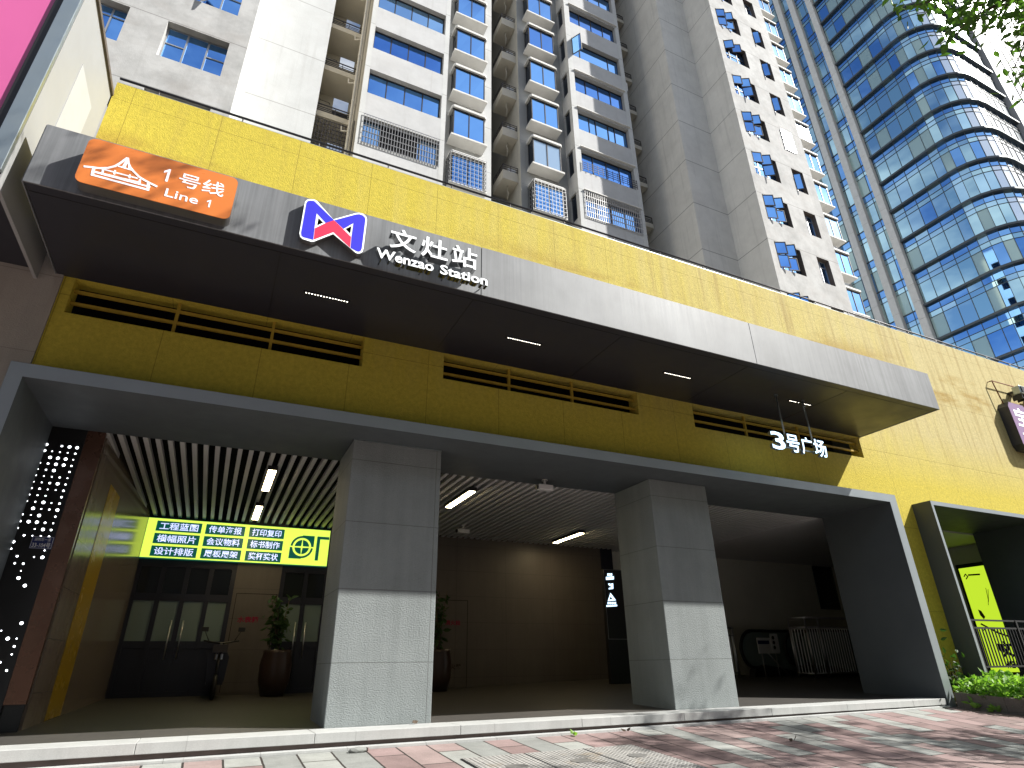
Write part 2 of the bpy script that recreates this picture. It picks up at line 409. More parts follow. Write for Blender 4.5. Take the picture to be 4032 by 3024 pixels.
    def build(s, name, mats, parent=None, loc=None):
        me = bpy.data.meshes.new(name)
        off = wloc(parent) if parent else Vector((0, 0, 0))
        if loc is not None: vs = s.v
        else: vs = [p-off for p in s.v]
        me.from_pydata([tuple(p) for p in vs], [], s.f)
        mats = mats if isinstance(mats, (list, tuple)) else [mats]
        for mm in mats: me.materials.append(MT[mm])
        me.polygons.foreach_set('material_index', s.mi); me.polygons.foreach_set('use_smooth', s.sm)
        me.update()
        ob = bpy.data.objects.new(name, me); col.objects.link(ob)
        if parent: ob.parent = parent
        if loc is not None: ob.location = Vector(loc)-off
        return ob
def wloc(o):
    l = Vector(o.location)
    while o.parent: o = o.parent; l = l+Vector(o.location)
    return l
def tag(o, label=None, cat=None, group=None, kind=None):
    if label: o['label'] = label
    if cat: o['category'] = cat
    if group: o['group'] = group
    if kind: o['kind'] = kind
    return o
def thing(name, label, cat, loc=(0, 0, 0), group=None, rz=0):
    o = bpy.data.objects.new(name, None); col.objects.link(o); o.empty_display_size = .2
    o.location = loc; o.rotation_euler = (0, 0, rz)
    return tag(o, label, cat, group)
def copy_tree(o, parent=None):
    c = o.copy(); col.objects.link(c)
    if parent: c.parent = parent
    for ch in o.children: copy_tree(ch, c)
    return c
def copy_part(o, parent, loc):
    c = copy_tree(o, parent); c.location = Vector(loc)-wloc(parent); return c
X_, Y_, Z_ = Vector((1, 0, 0)), Vector((0, 1, 0)), Vector((0, 0, 1)); O_ = Vector((0, 0, 0))
def FRY(y): return (Vector((0, y, 0)), X_, Z_, Y_)            # faces the street; u = X, v = Z
def FRXm(x): return (Vector((x, 0, 0)), -Y_, Z_, X_)          # faces -X; u = -Y
def FRXp(x): return (Vector((x, 0, 0)), Y_, Z_, -X_)          # faces +X; u = Y

# ================================================================== GROUND
def gz(x, y): return .003*x-.07*(8.64-y)
def fz(x, y):                                                   # hall floor rises gently away from the step
    k = min(max((x-5)/6, 0), 1); k = k*k*(3-2*k)
    return .2+max(y-9.3, 0)*(.031+.019*k)
def paver_mat():
    t = NT('clay_pavers')
    x = t.xyz(); cb = t.n('CombineXYZ'); 
    k = t.math('MULTIPLY', t.math('MINIMUM', t.math('MAXIMUM', t.math('SUBTRACT', x[0], 4.5), 0.), 6.), .06)   # the courses fan out to the right
    t.l(x[1], cb.inputs[0]); t.l(t.math('SUBTRACT', x[0], t.math('MULTIPLY', k, t.math('SUBTRACT', x[1], 8.6))), cb.inputs[1])
    b = t.n('TexBrick', offset=.5, offset_frequency=2)
    for k, v in (('Scale', 1.), ('Brick Width', 1.2), ('Row Height', .4), ('Mortar Size', .013), ('Mortar Smooth', .2), ('Bias', 0.)): b.inputs[k].default_value = v
    b.inputs['Color1'].default_value = (0, 0, 0, 1); b.inputs['Color2'].default_value = (1, 1, 1, 1); b.inputs['Mortar'].default_value = (.5, .5, .5, 1)
    wv = t.n('Vector' + 'Math', operation='ADD'); t.l(cb.outputs[0], wv.inputs[0])
    nz = t.n('TexNoise'); nz.inputs['Scale'].default_value = 5; t.l(t.pos(), nz.inputs['Vector'])
    sb = t.n('VectorMath', operation='MULTIPLY_ADD'); t.l(nz.outputs['Color'], sb.inputs[0]); sb.inputs[1].default_value = (.012,)*3; sb.inputs[2].default_value = (-.006+.3, -.006+.0, 0)
    t.l(sb.outputs[0], wv.inputs[1]); t.l(wv.outputs[0], b.inputs['Vector'])
    c = t.ramp(b.outputs['Color'], [(.0, (.34, .245, .235)), (.28, (.28, .20, .19)), (.52, (.36, .275, .26)), (.72, (.29, .30, .285)), (.88, (.38, .39, .365))], True)
    c = t.mix(1., c, t.ramp(t.noise(2.2, 7, .7), [(.3, .68), (.7, 1.05)]), 'MULTIPLY')
    c = t.mix(1., c, t.ramp(t.noise(50, 4, .7), [(.3, .82), (.7, 1.)]), 'MULTIPLY')
    c = t.mix(t.ramp(t.noise(.9, 5, .6), [(.55, 0.), (.75, .35)]), c, (.17, .15, .14))
    c = t.mix(b.outputs['Fac'], c, (.035, .03, .026)); t.color(c)
    t.bump(t.math('SUBTRACT', t.math('MULTIPLY', t.noise(45, 4), .5), t.math('MULTIPLY', b.outputs['Fac'], 1.4)), .5, .012)
    return t.set(.8, 0, .3)
MT['paver'] = paver_mat()
MT['asphalt'] = plain('asphalt', (.05, .05, .052), .9, 0, .3, .3, 3, .5, 80)
MT['earth'] = plain('earth', (.16, .15, .13), .95, 0, .2, .2, .2)
MT['kerb'] = plain('kerb_granite', (.34, .34, .33), .8, 0, .3, .2, 8, .3, 60)
g = MB(); n = 24
for i in range(n):
    for j in range(6):
        xa, xb = -45+i*5, -40+i*5; ya, yb = -3.2+j*2.04, -3.2+(j+1)*2.04
        if j == 5: yb = 9.02
        g.face([(xa, ya, gz(xa, ya)), (xb, ya, gz(xb, ya)), (xb, yb, gz(xb, yb)), (xa, yb, gz(xa, yb))])
tag(g.build('pavement', 'paver'), kind='structure')
g = MB()
for i in range(60):
    xa = -45+i*2; g.box(xa+.004, xa+1.996, -3.46, -3.204, -1.2, gz(xa, -3.2)+.003, 0)
tag(g.build('kerb', 'kerb'), kind='structure')
tag(MB().box(-300, 300, -22, -3.47, -1.3, -.98).build('road', 'asphalt'), kind='structure')
tag(MB().face([(-1500, -1500, -1.31), (1500, -1500, -1.31), (1500, 1500, -1.31), (-1500, 1500, -1.31)]).build('ground', 'earth'), kind='structure')

# cast iron covers in the pavement
def iron_mat():
    t = NT('studded_cast_iron')
    v = t.n('TexVoronoi', feature='F1'); v.inputs['Scale'].default_value = 17; v.inputs['Randomness'].default_value = .08
    mp = t.n('Mapping'); mp.inputs['Scale'].default_value = (1, 1, 0); t.l(t.pos(), mp.inputs[0]); t.l(mp.outputs[0], v.inputs['Vector'])
    d = t.ramp(v.outputs['Distance'], [(.20, 1.), (.34, 0.)])
    c = t.mix(d, (.42, .41, .39), (.05, .048, .045))
    c = t.mix(1., c, t.ramp(t.noise(4, 5), [(.3, .7), (.7, 1.)]), 'MULTIPLY')
    t.color(t.mix(t.ramp(t.noise(2.4, 5), [(.58, 0.), (.7, .5)]), c, (.22, .16, .09)))
    t.bump(d, .8, .01)
    return t.set(.6, .1, .4)
MT['iron'] = iron_mat(); MT['ironsmooth'] = plain('worn_iron', (.25, .245, .235), .5, .4, .5, .15, 8)
for k, (xa, xb, lab) in enumerate(((2.92, 3.71, 'studded iron access cover at the left end of the row of three in the pavers'),
                                   (3.735, 4.535, 'studded iron access cover in the middle of the row of three in the pavers'),
                                   (4.56, 5.30, 'studded iron access cover at the right end of the row of three in the pavers'))):
    t = thing('access_cover', lab, 'manhole cover', ((xa+xb)/2, 6.9, gz((xa+xb)/2, 6.9)), 'iron covers in the pavement')
    b = MB(); ya, yb = 6.16, 7.58
    for z0, ins in ((.005, 0.),):
        P = [(xa, ya), (xb, ya), (xb, yb), (xa, yb)]
        top = [(x, y, gz(x, y)+.016) for x, y in P]; bot = [(x, y, gz(x, y)-.02) for x, y in P]
        b.face(top)
        for q in range(4): b.face([bot[q], bot[(q+1) % 4], top[(q+1) % 4], top[q]])
    b.build('lid', 'iron', t)
    fr_ = MB()
    for (x0, x1, y0, y1) in ((xa-.012, xb+.012, ya-.02, ya-.002), (xa-.012, xb+.012, yb+.002, yb+.02), (xa-.0125, xa-.002, ya-.0015, yb+.0015), (xb+.002, xb+.0125, ya-.0015, yb+.0015)):
        fr_.mesh([(x, y, gz(x, y)+h) for h in (-.02, .009) for x, y in ((x0, y0), (x1, y0), (x1, y1), (x0, y1))],
                 [(4, 5, 6, 7), (0, 1, 5, 4), (1, 2, 6, 5), (2, 3, 7, 6), (3, 0, 4, 7)])
    fr_.build('rim', 'black', t)
    cx, cy = (xa+xb)/2+.02, 6.97; d = MB(); N = 28
    ring = [(cx+.13*math.cos(2*math.pi*q/N), cy+.10*math.sin(2*math.pi*q/N)) for q in range(N)]
    d.face([(x, y, gz(x, y)+.021) for x, y in ring])
    for q in range(N):
        a, c_ = ring[q], ring[(q+1) % N]; d.face([(*a, gz(*a)+.014), (*c_, gz(*c_)+.014), (*c_, gz(*c_)+.021), (*a, gz(*a)+.021)])
    d.build('badge', 'ironsmooth', t)

# ================================================================== STATION BUILDING
CY, WY, FYF, PYF, SLY, BW = 7.08, 9.08, 8.62, 9.24, 10.47, 16.25
ST = thing('station_building', 'yellow rendered station podium with grey canopy, portal frame and two stone pillars', 'building', (5, 9.08, 0))
# yellow wall with its three long openings
ops = [(-2.60, 1.57, 5.48, 6.048), (3.0, 7.24, 5.54, 6.048), (8.70, 14.09, 5.50, 6.048)]
y = MB(); fr = FRY(WY)
y.wall(-2.74, 14.115, 4.30, 6.05, ops, .30, fr)
y.wall(14.115, 40, 4.40, 6.05, [], .3, fr)
y.wall(-3.0, 40, 6.05, 9.97, [], .3, fr)
y.wall(14.115, 15.50, -.3, 4.40, [], .3, fr)
y.wall(20.62, 40, -.3, 4.40, [], .3, fr)
y.face([(-3.0, WY, 9.97), (40, WY, 9.97), (40, WY+.3, 9.97), (-3.0, WY+.3, 9.97)])
y.face([(-3.0, WY+.3, 6.2), (40, WY+.3, 6.2), (40, WY+.3, 9.97), (-3.0, WY+.3, 9.97)][::-1])
y.build('yellow_wall', 'yellow', ST)
# dark rooms behind the openings and the roof behind the parapet
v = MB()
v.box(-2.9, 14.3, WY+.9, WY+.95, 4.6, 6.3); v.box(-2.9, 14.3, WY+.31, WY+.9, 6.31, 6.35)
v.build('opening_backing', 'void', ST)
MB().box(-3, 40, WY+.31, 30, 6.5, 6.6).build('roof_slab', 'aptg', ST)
# yellow bars across the openings
for (a, b, c, d), muls in zip(ops, ((-1.26, .115), (4.345, 5.725), (10.31, 12.02))):
    r = MB()
    for zz in (5.70, 5.90): r.box(a, b, WY+.10, WY+.14, zz-.022, zz+.022, 0)
    for xx in muls: r.box(xx-.022, xx+.022, WY+.095, WY+.145, c, d, 0)
    r.build('opening_rail', 'yellowrail', ST)
# roof edge handrail and coping
r = MB()
r.tube([(-3.0, WY+.05, 10.12), (40, WY+.05, 10.12)], .022)
x = -2.4
while x < 39: r.tube([(x, WY+.05, 9.97), (x, WY+.05, 10.12)], .014, 6); x += 1.36
r.build('roof_handrail', 'darkrail', ST)
MB().box(-2.99, 40, WY+.02, WY+.28, 9.973, 10.0).build('coping', 'alu', ST)
# canopy
cb = MB(); cb.box(-2.82, 14.125, CY+.012, WY-.003, 6.05, 6.90)
cb.build('canopy', 'soffit', ST)
f = MB()
for a, b in ((-2.83, 2.882), (2.896, 8.557), (8.571, 14.135)): f.box(a, b, CY-.012, CY+.011, 6.043, 6.945)
f.box(14.136, 14.15, CY+.005, WY-.004, 6.043, 6.945); f.box(-2.845, -2.831, CY+.005, WY-.004, 6.043, 6.945)
f.box(-2.83, 14.135, CY+.0115, WY-.003, 6.902, 6.94)
f.build('fascia', 'fascia', ST)
sm = MB(); sm.box(-2.80, 14.1, CY+.16, CY+.17, 6.046, 6.0497)
for xx in (.0, 2.83, 5.6, 8.5, 11.3): sm.box(xx, xx+.008, CY+.18, WY-.02, 6.046, 6.0497)
sm.build('soffit_seam', 'black', ST)
# portal frame round the three bays
p = MB()
p.prism([(-2.81, -.75), (-2.81, 4.444), (14.11, 4.444), (14.11, -.12), (13.86, -.12), (13.86, 4.255), (-2.64, 4.255), (-2.64, -.75)], FYF, SLY)
p.build('portal_frame', 'frame', ST)
def lip(xo0, xo1, zo, xi0, xi1, zi):
    b = MB(); b.prism([(xo0, -.75), (xo0, zo), (xo1, zo), (xo1, -.12), (xi1, -.12), (xi1, zi), (xi0, zi), (xi0, -.75)], FYF-.006, FYF-.0005); b.build('sunlit_edge', 'lip', ST)  # thin lighter facing stands in for sun on the frame's front edge
lip(-2.806, 14.106, 4.44, -2.643, 13.863, 4.258); lip(15.434, 20.616, 4.44, 15.517, 20.373, 4.343)
p = MB(); p.prism([(15.43, -.12), (15.43, 4.444), (20.62, 4.444), (20.62, -.12), (20.37, -.12), (20.37, 4.34), (15.52, 4.34), (15.52, -.12)], FYF, SLY)
p.build('portal_frame', 'frame', ST)
# pillars
for a, b in ((1.60, 3.08), (7.43, 8.87)):
    MB().box(a, b, PYF, SLY-.004, .15, 4.254, 0, .012).build('pillar', 'pillar', ST)
    MB().box(a-.004, b+.004, PYF-.006, PYF+.02, 4.235, 4.253).build('pillar_trim', 'alu', ST) if a < 2 else None
# step
s_ = MB(); x = -6.2
while x < 13.85:
    xe = min(x+1.9, 13.85); s_.box(x+.002, xe-.002, 8.635, 9.23, .088, .2, 0, .006); x = xe
s_.build('step', 'granite', ST)
MB().box(-6.2, 13.85, 8.675, 9.2, -.5, .087).build('step_riser', 'toe', ST)
kb = MB(); xs = [-6.2+i for i in range(21)]
for a in xs:
    b = min(a+1, 13.85)
    kb.mesh([(x, yy, gz(x, yy)+h) for h in (-.1, .03) for x, yy in ((a+.002, 8.56), (b-.002, 8.56), (b-.002, 8.674), (a+.002, 8.674))], [(4, 5, 6, 7), (0, 1, 5, 4), (1, 2, 6, 5), (3, 0, 4, 7)])
kb.build('step_kerb', 'granite', ST)
fl = MB(); ys = [9.23, 9.6, 10.2, 11, 12, 13, 14, 15, 16, 17, 18]; xs = [-2.9+i*.9 for i in range(29)]
for i in range(len(xs)-1):
    for j in range(len(ys)-1):
        q = [(xs[i], ys[j]), (xs[i+1], ys[j]), (xs[i+1], ys[j+1]), (xs[i], ys[j+1])]
        fl.face([(a, b, fz(a, b)-.001) for a, b in q])
fl.build('hall_floor', 'floor', ST)
# slatted ceiling
sl_ = MB(); x = -1.98
while x < 13.8: sl_.box(x, x+.07, SLY+.012, BW+.3, 4.25, 4.33); x += .174
sl_.build('slat_ceiling', 'slat', ST)
MB().box(-2.8, 22.4, SLY+.005, BW+.5, 4.62, 4.66).build('ceiling_void', 'void', ST)
MB().box(13.9, 22.4, SLY+.012, BW+.5, 4.30, 4.36).build('plain_ceiling', 'slat', ST)
# inner walls
def hall_wall(name, mat, x0, x1, y, z1, th=.2): return MB().box(x0, x1, y, y+th, 0.0, z1).build(name, mat, ST)
MB().mesh([(-1.96, 10.72, .1), (-1.70, 16.3, .1), (-1.70, 16.3, 4.6), (-1.96, 10.72, 4.6), (-2.3, 10.72, .1), (-2.3, 10.72, 4.6), (-2.3, 16.3, 4.6), (-2.3, 16.3, .1)],
          [(0, 1, 2, 3), (4, 0, 3, 5), (7, 4, 5, 6)]).build('side_wall', 'sidewall', ST)
def sidepanel(ya, yb, name, mat):
    fx = lambda yy: -1.96+(yy-10.72)*(.26/5.58)+.006
    return MB().mesh([(fx(ya), ya, fz(-2, ya)+.01), (fx(yb), yb, fz(-2, yb)+.01), (fx(yb), yb, 3.78), (fx(ya), ya, 3.78),
                      (fx(ya)-.004, ya, .2), (fx(yb)-.004, yb, .2), (fx(yb)-.004, yb, 3.78), (fx(ya)-.004, ya, 3.78)],
                     [(0, 1, 2, 3), (0, 3, 7, 4), (1, 5, 6, 2), (3, 2, 6, 7)]).build(name, mat, ST)
sidepanel(11.75, 12.65, 'yellow_wall_panel', 'yellowpaint')
hall_wall('hall_wall', 'brownwall', .38, 1.40, BW, 4.6)
hall_wall('hall_wall', 'brownwall', 2.55, 10.80, BW, 4.6)
hall_wall('hall_wall', 'navy', 10.80, 11.25, BW, 4.6)  # dark panel painted in for the unlit opening to the escalator hall
MB().box(-1.75, 2.55, BW+.06, BW+.2, 3.20, 4.6).build('sign_backing', 'navy', ST)
hall_wall('hall_wall', 'greenwall', 11.25, 22.2, 16.6, 4.6)
MB().box(22.06, 22.2, 10.48, 16.59, 0, 4.6).build('hall_wall', 'greenwall', ST)
MB().box(20.64, 22.05, SLY+.003, SLY+.1, 0, 4.6).build('hall_wall', 'void', ST)
MB().mesh([(15.3, 10.60, 0), (22.05, 15.6, 0), (22.05, 15.6, 4.6), (15.3, 10.60, 4.6), (15.45, 10.48, 0), (22.055, 15.4, 0), (22.055, 15.4, 4.6), (15.45, 10.48, 4.6)],
          [(0, 3, 2, 1), (4, 5, 6, 7), (0, 4, 7, 3)]).build('poster_light_screen', 'brownwall', ST)  # added wall, keeps the poster's glow out of the right bay
MB().box(20.72, 21.75, 16.55, 16.597, 2.71, 4.28).build('dark_wall_panel', 'navy', ST)
# meter and hydrant panels: flush doors with red or brown writing
def flush_panel(x0, x1, z0, z1, lines, label, cat):
    t = thing('service_panel', label, cat, ((x0+x1)/2, BW, z0))
    b = MB(); b.box(x0, x1, BW-.012, BW-.002, z0, z1); b.build('panel_door', 'brownwall', t)
    e = MB()
    for q in ((x0-.012, x1+.012, z1, z1+.012), (x0-.012, x0-.001, z0, z1), (x1+.001, x1+.012, z0, z1)): e.box(q[0], q[1], BW-.014, BW-.001, q[2], q[3])
    e.build('panel_edge', 'void', t)
    for body, a, c, d, f_, ink in lines: MB().text(body, FRY(BW), a, c, d, f_, -.016, -.0125, bold=.03).build('lettering', ink, t)
    return t
flush_panel(.47, 1.36, .47, 2.56, [('水表箱', .57, 1.03, 1.92, 2.06, 'redink')], 'flush stone door marked with red characters between the two shop doors', 'service panel')
flush_panel(5.52, 6.33, .45, 2.56, [('消火栓', 5.70, 6.14, 1.93, 2.06, 'redink'), ('灭火器', 5.72, 6.18, .86, .99, 'brownink')], 'flush stone hydrant door with red characters in the middle bay wall', 'service panel')
# shop front glazing
def shop_door(x0, x1, xs, zt, label):
    t = thing('shop_door', label, 'door', ((x0+x1)/2, BW, fz(x0, BW)))
    z0 = fz(x0, BW)
    f = MB()
    f.box(x0, x1, BW+.02, BW+.10, zt-.10, zt); f.box(x0, x1, BW+.02, BW+.10, z0, z0+.10)
    f.box(x0, x1, BW+.025, BW+.095, 2.36, 2.52); f.box(x0, x1, BW+.025, BW+.095, 1.38, 1.52)
    for x in xs: f.box(x-.05, x+.05, BW+.018, BW+.102, z0, zt)
    f.build('door_frame', 'navy', t)
    for a, b in zip(xs[:-1], xs[1:]):
        MB().box(a+.05, b-.05, BW+.055, BW+.065, 1.52, 2.36).build('door_pane', 'clear', t)
        MB().box(a+.05, b-.05, BW+.055, BW+.065, 2.52, zt-.10).build('top_pane', 'darkglass', t)
        MB().box(a+.05, b-.05, BW+.055, BW+.065, z0+.10, 1.38).build('kick_panel', 'navy', t)
    h = MB(); xm = xs[len(xs)//2]
    for q in (-.12, .12): h.tube([(xm+q, BW-.03, 1.15), (xm+q, BW-.03, 1.95)], .014)
    h.build('door_handle', 'steel', t)
    return t
shop_door(-1.72, .38, [-1.67, -1.16, -.66, -.16, .33], 3.20, 'dark four panel glazed shop door under the lime green sign')
shop_door(1.40, 2.55, [1.45, 2.0, 2.5], 3.20, 'narrow dark glazed shop door behind the potted plant')
# neighbouring building to the left
NB = thing('neighbouring_building', 'beige stone wall of the neighbouring building left of the portal', 'building', (-8, 9.05, 0))
MB().box(-20, -2.742, 9.05, 9.5, -.8, 6.9).build('stone_wall', 'beige', NB)
SB = thing('sign_box', 'tall magenta sign box with silver edge frame beside the canopy', 'sign box', (-6, 7.05, 6.05))
MB().box(-12, -3.285, 7.06, 7.10, 6.30, 9.66).build('magenta_panel', 'magenta', SB)
fm = MB(); fm.box(-3.19, -3.02, 6.99, 7.06, 6.06, 9.67, 0, .006); fm.box(-12, -3.20, 6.995, 7.055, 6.06, 6.30)
fm.build('edge_frame', 'alu', SB)
MB().box(-3.284, -3.195, 7.03, 7.09, 6.31, 9.665).build('edge_reveal', 'black', SB)
MB().box(-12, -3.03, 7.062, 9.04, 6.05, 6.08).build('box_underside', 'soffit', SB)
MB().box(-3.06, -3.018, 7.064, 9.078, 5.90, 9.64).build('side_panel', 'whitepaint', SB)
MB().box(-3.10, -2.985, 7.0, 9.9, 9.642, 9.71).build('coping', 'brownmetal', SB)
MB().prism([(7.74, 7.02), (8.54, 7.02), (8.54, 8.76), (7.74, 8.76)], -.008, .002, fr=FRXp(-3.018)).build('cover_plate', 'coverpaint', SB)
MB().box(-12, -3.07, 7.11, 9.0, 6.1, 9.62).build('box_body', 'soffit', SB)

# ---------------------------------------------------------------- signs on the canopy
RLs = (250, 520, 1000, 920, 2212); RMc = (1000, 700, 2200, 1300, 2212)
def uvY(r, pts, y): 
    out = []
    for a in pts: q = onY(*crop(r, *a), y); out.append((q.x, q.z))
    return out
def rrect(x0, x1, z0, z1, r, n=6):
    o = []
    for cx, cz, a0 in ((x1-r, z1-r, 0), (x0+r, z1-r, 90), (x0+r, z0+r, 180), (x1-r, z0+r, 270)):
        for k in range(n+1):
            t = math.radians(a0+90*k/n); o.append((cx+r*math.cos(t), cz+r*math.sin(t)))
    return o
LS = thing('line_sign', 'orange rounded light box sign reading Line 1 on the canopy', 'sign', (-1.5, 6.95, 6.4))
y0 = 6.88
b = MB(); b.prism(rrect(-2.325, -.655, 6.075, 6.775, .09), y0+.002, CY-.04, 0); b.build('sign_body', 'signside', LS)
b = MB(); b.prism(rrect(-2.322, -.658, 6.078, 6.772, .088), y0-.004, y0, 0); b.build('sign_face', 'orange', LS)
ic = MB(); fr = FRY(0); d = y0-.0075
S = lambda pts, w=.024: ic.strip(uvY(RLs, pts, y0), w, fr, d, .003)
S([(245, 403), (330, 412), (420, 424), (520, 420), (600, 400), (655, 368), (700, 335), (738, 308)])
S([(748, 308), (756, 365), (775, 410), (815, 460), (880, 525), (940, 562), (1010, 600), (1080, 634)])
S([(352, 425), (335, 498)], .03); S([(333, 500), (980, 674)], .026); S([(985, 605), (980, 674)], .03); S([(372, 470), (1000, 640)], .022)
S([(360, 462), (890, 590)], .018); S([(450, 432), (855, 540)], .018); S([(640, 400), (795, 446)], .018)
S([(462, 435), (450, 488)], .022); S([(600, 452), (590, 490)], .018); S([(772, 500), (766, 535)], .018); S([(888, 558), (880, 600)], .022)
S([(735, 330), (690, 402)], .014); S([(745, 330), (712, 415)], .014); S([(752, 345), (762, 432)], .014)
ic.build('pagoda_emblem', 'signwhite', LS)
def digit_one(x, z0, z1, w):
    b = MB(); h = z1-z0; d_ = y0-.0075
    b.prism([(x-w/2, z0), (x+w/2, z0), (x+w/2, z1), (x-w*.1, z1), (x-w*1.9, z1-h*.24), (x-w*1.9, z1-h*.40), (x-w/2, z1-h*.26)], d_, d_+.003, fr=FRY(0))
    b.build('numeral', 'signwhite', LS)
digit_one(-1.435, 6.415, 6.62, .027); digit_one(-.915, 6.195, 6.312, .018)
MB().text('号线', FRY(0), -1.31, -.79, 6.405, 6.625, y0-.008, y0-.0045, bold=.004).build('chinese_lettering', 'signwhite', LS)
MB().text('Line', FRY(0), -1.41, -1.045, 6.19, 6.315, y0-.008, y0-.0045, bold=.004).build('english_lettering', 'signwhite', LS)

ML = thing('metro_emblem_sign', 'blue and red folded ribbon M emblem with white outline on the canopy', 'sign', (.6, 6.98, 6.4))
yM = 6.97
out = uvY(RMc, [(366, 200), (372, 172), (386, 159), (410, 155), (440, 158), (458, 168), (576, 302), (738, 256), (765, 254), (795, 262), (815, 282), (821, 305), (795, 515), (787, 538), (770, 549), (748, 549), (735, 542), (575, 408), (436, 463), (415, 464), (352, 444), (336, 428), (330, 402)], yM)
hl = uvY(RMc, [(468, 290), (458, 347), (503, 326)], yM); hr = uvY(RMc, [(708, 350), (663, 371), (699, 407)], yM)
b = MB(); b.prism(out, yM, CY-.012-.001, 0, 1, (hl, hr)); b.build('emblem_body', ('letter', 'signside'), ML)
BL = [(381, 183), (390, 170), (410, 166), (438, 170), (581, 309), (521, 328), (455, 258), (440, 362), (429, 451), (356, 431), (345, 420), (342, 400)]
RD = [(581, 309), (648, 374), (704, 429), (697, 507), (577, 395), (433, 450), (442, 367), (521, 329)]
BR = [(583, 309), (740, 267), (765, 265), (790, 274), (806, 290), (809, 306), (783, 513), (775, 531), (765, 537), (748, 535), (701, 509), (708, 428), (722, 330), (650, 372)]
for nm, pts, mt in (('blue_ribbon', BL, 'blue'), ('red_ribbon', RD, 'red'), ('blue_ribbon', BR, 'blue')):
    MB().prism(uvY(RMc, pts, yM), yM-.004, yM-.001).build(nm, mt, ML)

SN = thing('station_name_sign', 'raised white letters reading Wenzao Station on the canopy', 'sign', (2, 6.95, 6.3))
for ch, a, c in (('文', 1.385, 1.775), ('灶', 1.85, 2.255), ('站', 2.325, 2.725)):
    MB().text(ch, FRY(0), a, c, 6.30, 6.665, 6.84, 6.98, 0, 1, .012).build('character', ('letter', 'chrome'), SN)
MB().text('Wenzao', FRY(0), 1.215, 2.05, 6.068, 6.235, 6.84, 6.95, 0, 1, .022).build('english_word', ('letter', 'chrome'), SN)
MB().text('Station', FRY(0), 2.15, 2.90, 6.065, 6.232, 6.84, 6.95, 0, 1, .022).build('english_word', ('letter', 'chrome'), SN)
for x in (1.45, 1.7, 1.95, 2.2, 2.4, 2.65): MB().tube([(x, 6.97, 6.45), (x, CY-.013, 6.45)], .012, 6).build('standoff', 'chrome', SN)
for x in (1.3, 1.6, 1.9, 2.25, 2.55, 2.85): MB().tube([(x, 6.94, 6.12), (x, CY-.013, 6.12)], .01, 6).build('standoff', 'chrome', SN)

# row of linear lights in the canopy soffit
for xa, lab in ((.44, 'dotted linear light in the canopy soffit below the M emblem'), (3.80, 'dotted linear light in the soffit, second from the M emblem'),
                (7.17, 'dotted linear light in the soffit, between the second light and the hanging plaza sign'), (10.54, 'half lit dotted linear light in the soffit above the hanging plaza sign')):
    t = thing('linear_downlight', lab, 'ceiling light', (xa+.33, 8.08, 6.05), 'linear lights in the canopy soffit')
    MB().box(xa-.02, xa+.67, 8.05, 8.11, 6.035, 6.0495).build('housing', 'black', t)
    dd = MB(); N = 15
    for k in range(N):
        if xa > 10 and k in (5, 7, 8, 9): continue
        cx = xa+.02+k*(.61/(N-1)); dd = MB().mesh([(cx+.011*math.cos(q*math.pi/4), 8.08+.011*math.sin(q*math.pi/4), 6.0335) for q in range(8)], [tuple(range(8))[::-1]]); dd.build('led_dot', 'warmled', t)

# hanging plaza sign: 3号广场
HS = thing('plaza_sign', 'lit white characters hanging from the canopy on two rods', 'hanging sign', (11.3, 7.6, 6.05))
RHc = (2900, 1500, 3500, 2000, 1991); yh = 7.95
def rectY(r, pts, y):
    q = [onY(*crop(r, *a), y) for a in pts]; return min(k.x for k in q), max(k.x for k in q), min(k.z for k in q), max(k.z for k in q)
c0 = onY(*crop(RHc, 430, 690), yh); c1 = onY(*crop(RHc, 1180, 960), yh)
hx0, hx1 = c0.x, c1.x; hz1 = onY(*crop(RHc, 500, 665), yh).z; hz0 = onY(*crop(RHc, 530, 895), yh).z
hw = hx1-hx0
for ch, a, c_, dz_ in (('3', 0, .235, 0), ('号', .27, .50, -.0), ('广', .53, .745, 0), ('场', .765, 1.0, -.0)):
    MB().text(ch, FRY(0), hx0+a*hw, hx0+c_*hw, hz0+.0, hz1-.0, yh-.02, yh+.05, 0, 1, .018).build('character', ('ledwhite', 'alu'), HS)
MB().box(hx0+.05, hx1-.05, yh+.052, yh+.075, hz0+.10, hz0+.13).build('back_rail', 'alu', HS)
for px in ((560, 400), (910, 460)):
    rd = MB(); q = onY(*crop(RHc, *px), yh+.063); rd.tube([(q.x, yh+.063, hz0+.13), (q.x, yh+.063, 6.049)], .018, 8)
    rd.lathe([(.045, 6.03), (.045, 6.049)], q.x, yh+.063, 12); rd.build('hanging_rod', 'alu', HS)

# ================================================================== APARTMENT TOWER
AP = thing('apartment_building', 'tall pale rendered apartment building with stepped wings and rows of blue windows', 'building', (9.3, 15, 0))
H1 = 2.915; ZB, ZT = 6.7, 53.0
LV = range(-1, 12)
big = [(17.42+H1*k, 17.42+H1*k+1.55) for k in LV]
rib = [(20.46+H1*k, 20.46+H1*k+1.50) for k in range(-1, 11)]
MT['aptsp'] = render_mat('grey_white_render', (.54, .545, .55), .12, 2.91, 0, 0, wf=.1)
def wallpart(name, mat, u0, u1, holes, fr, depth=.2, z0=ZB, z1=ZT):
    return MB().wall(u0, u1, z0, z1, holes, depth, fr).build(name, mat, AP)
AXL = [(-4.33, -2.60), (-6.20, -5.34)]
wallpart('wing_wall', 'apt', -14, -2.09, [(a, b, c, d) for a, b in AXL for c, d in big], FRY(15), .34)
wallpart('wing_side', 'aptw', 15, 16.9, [], FRXp(-2.09))
wallpart('panel_wall', 'aptw', -2.09, .30, [], FRY(16.9))
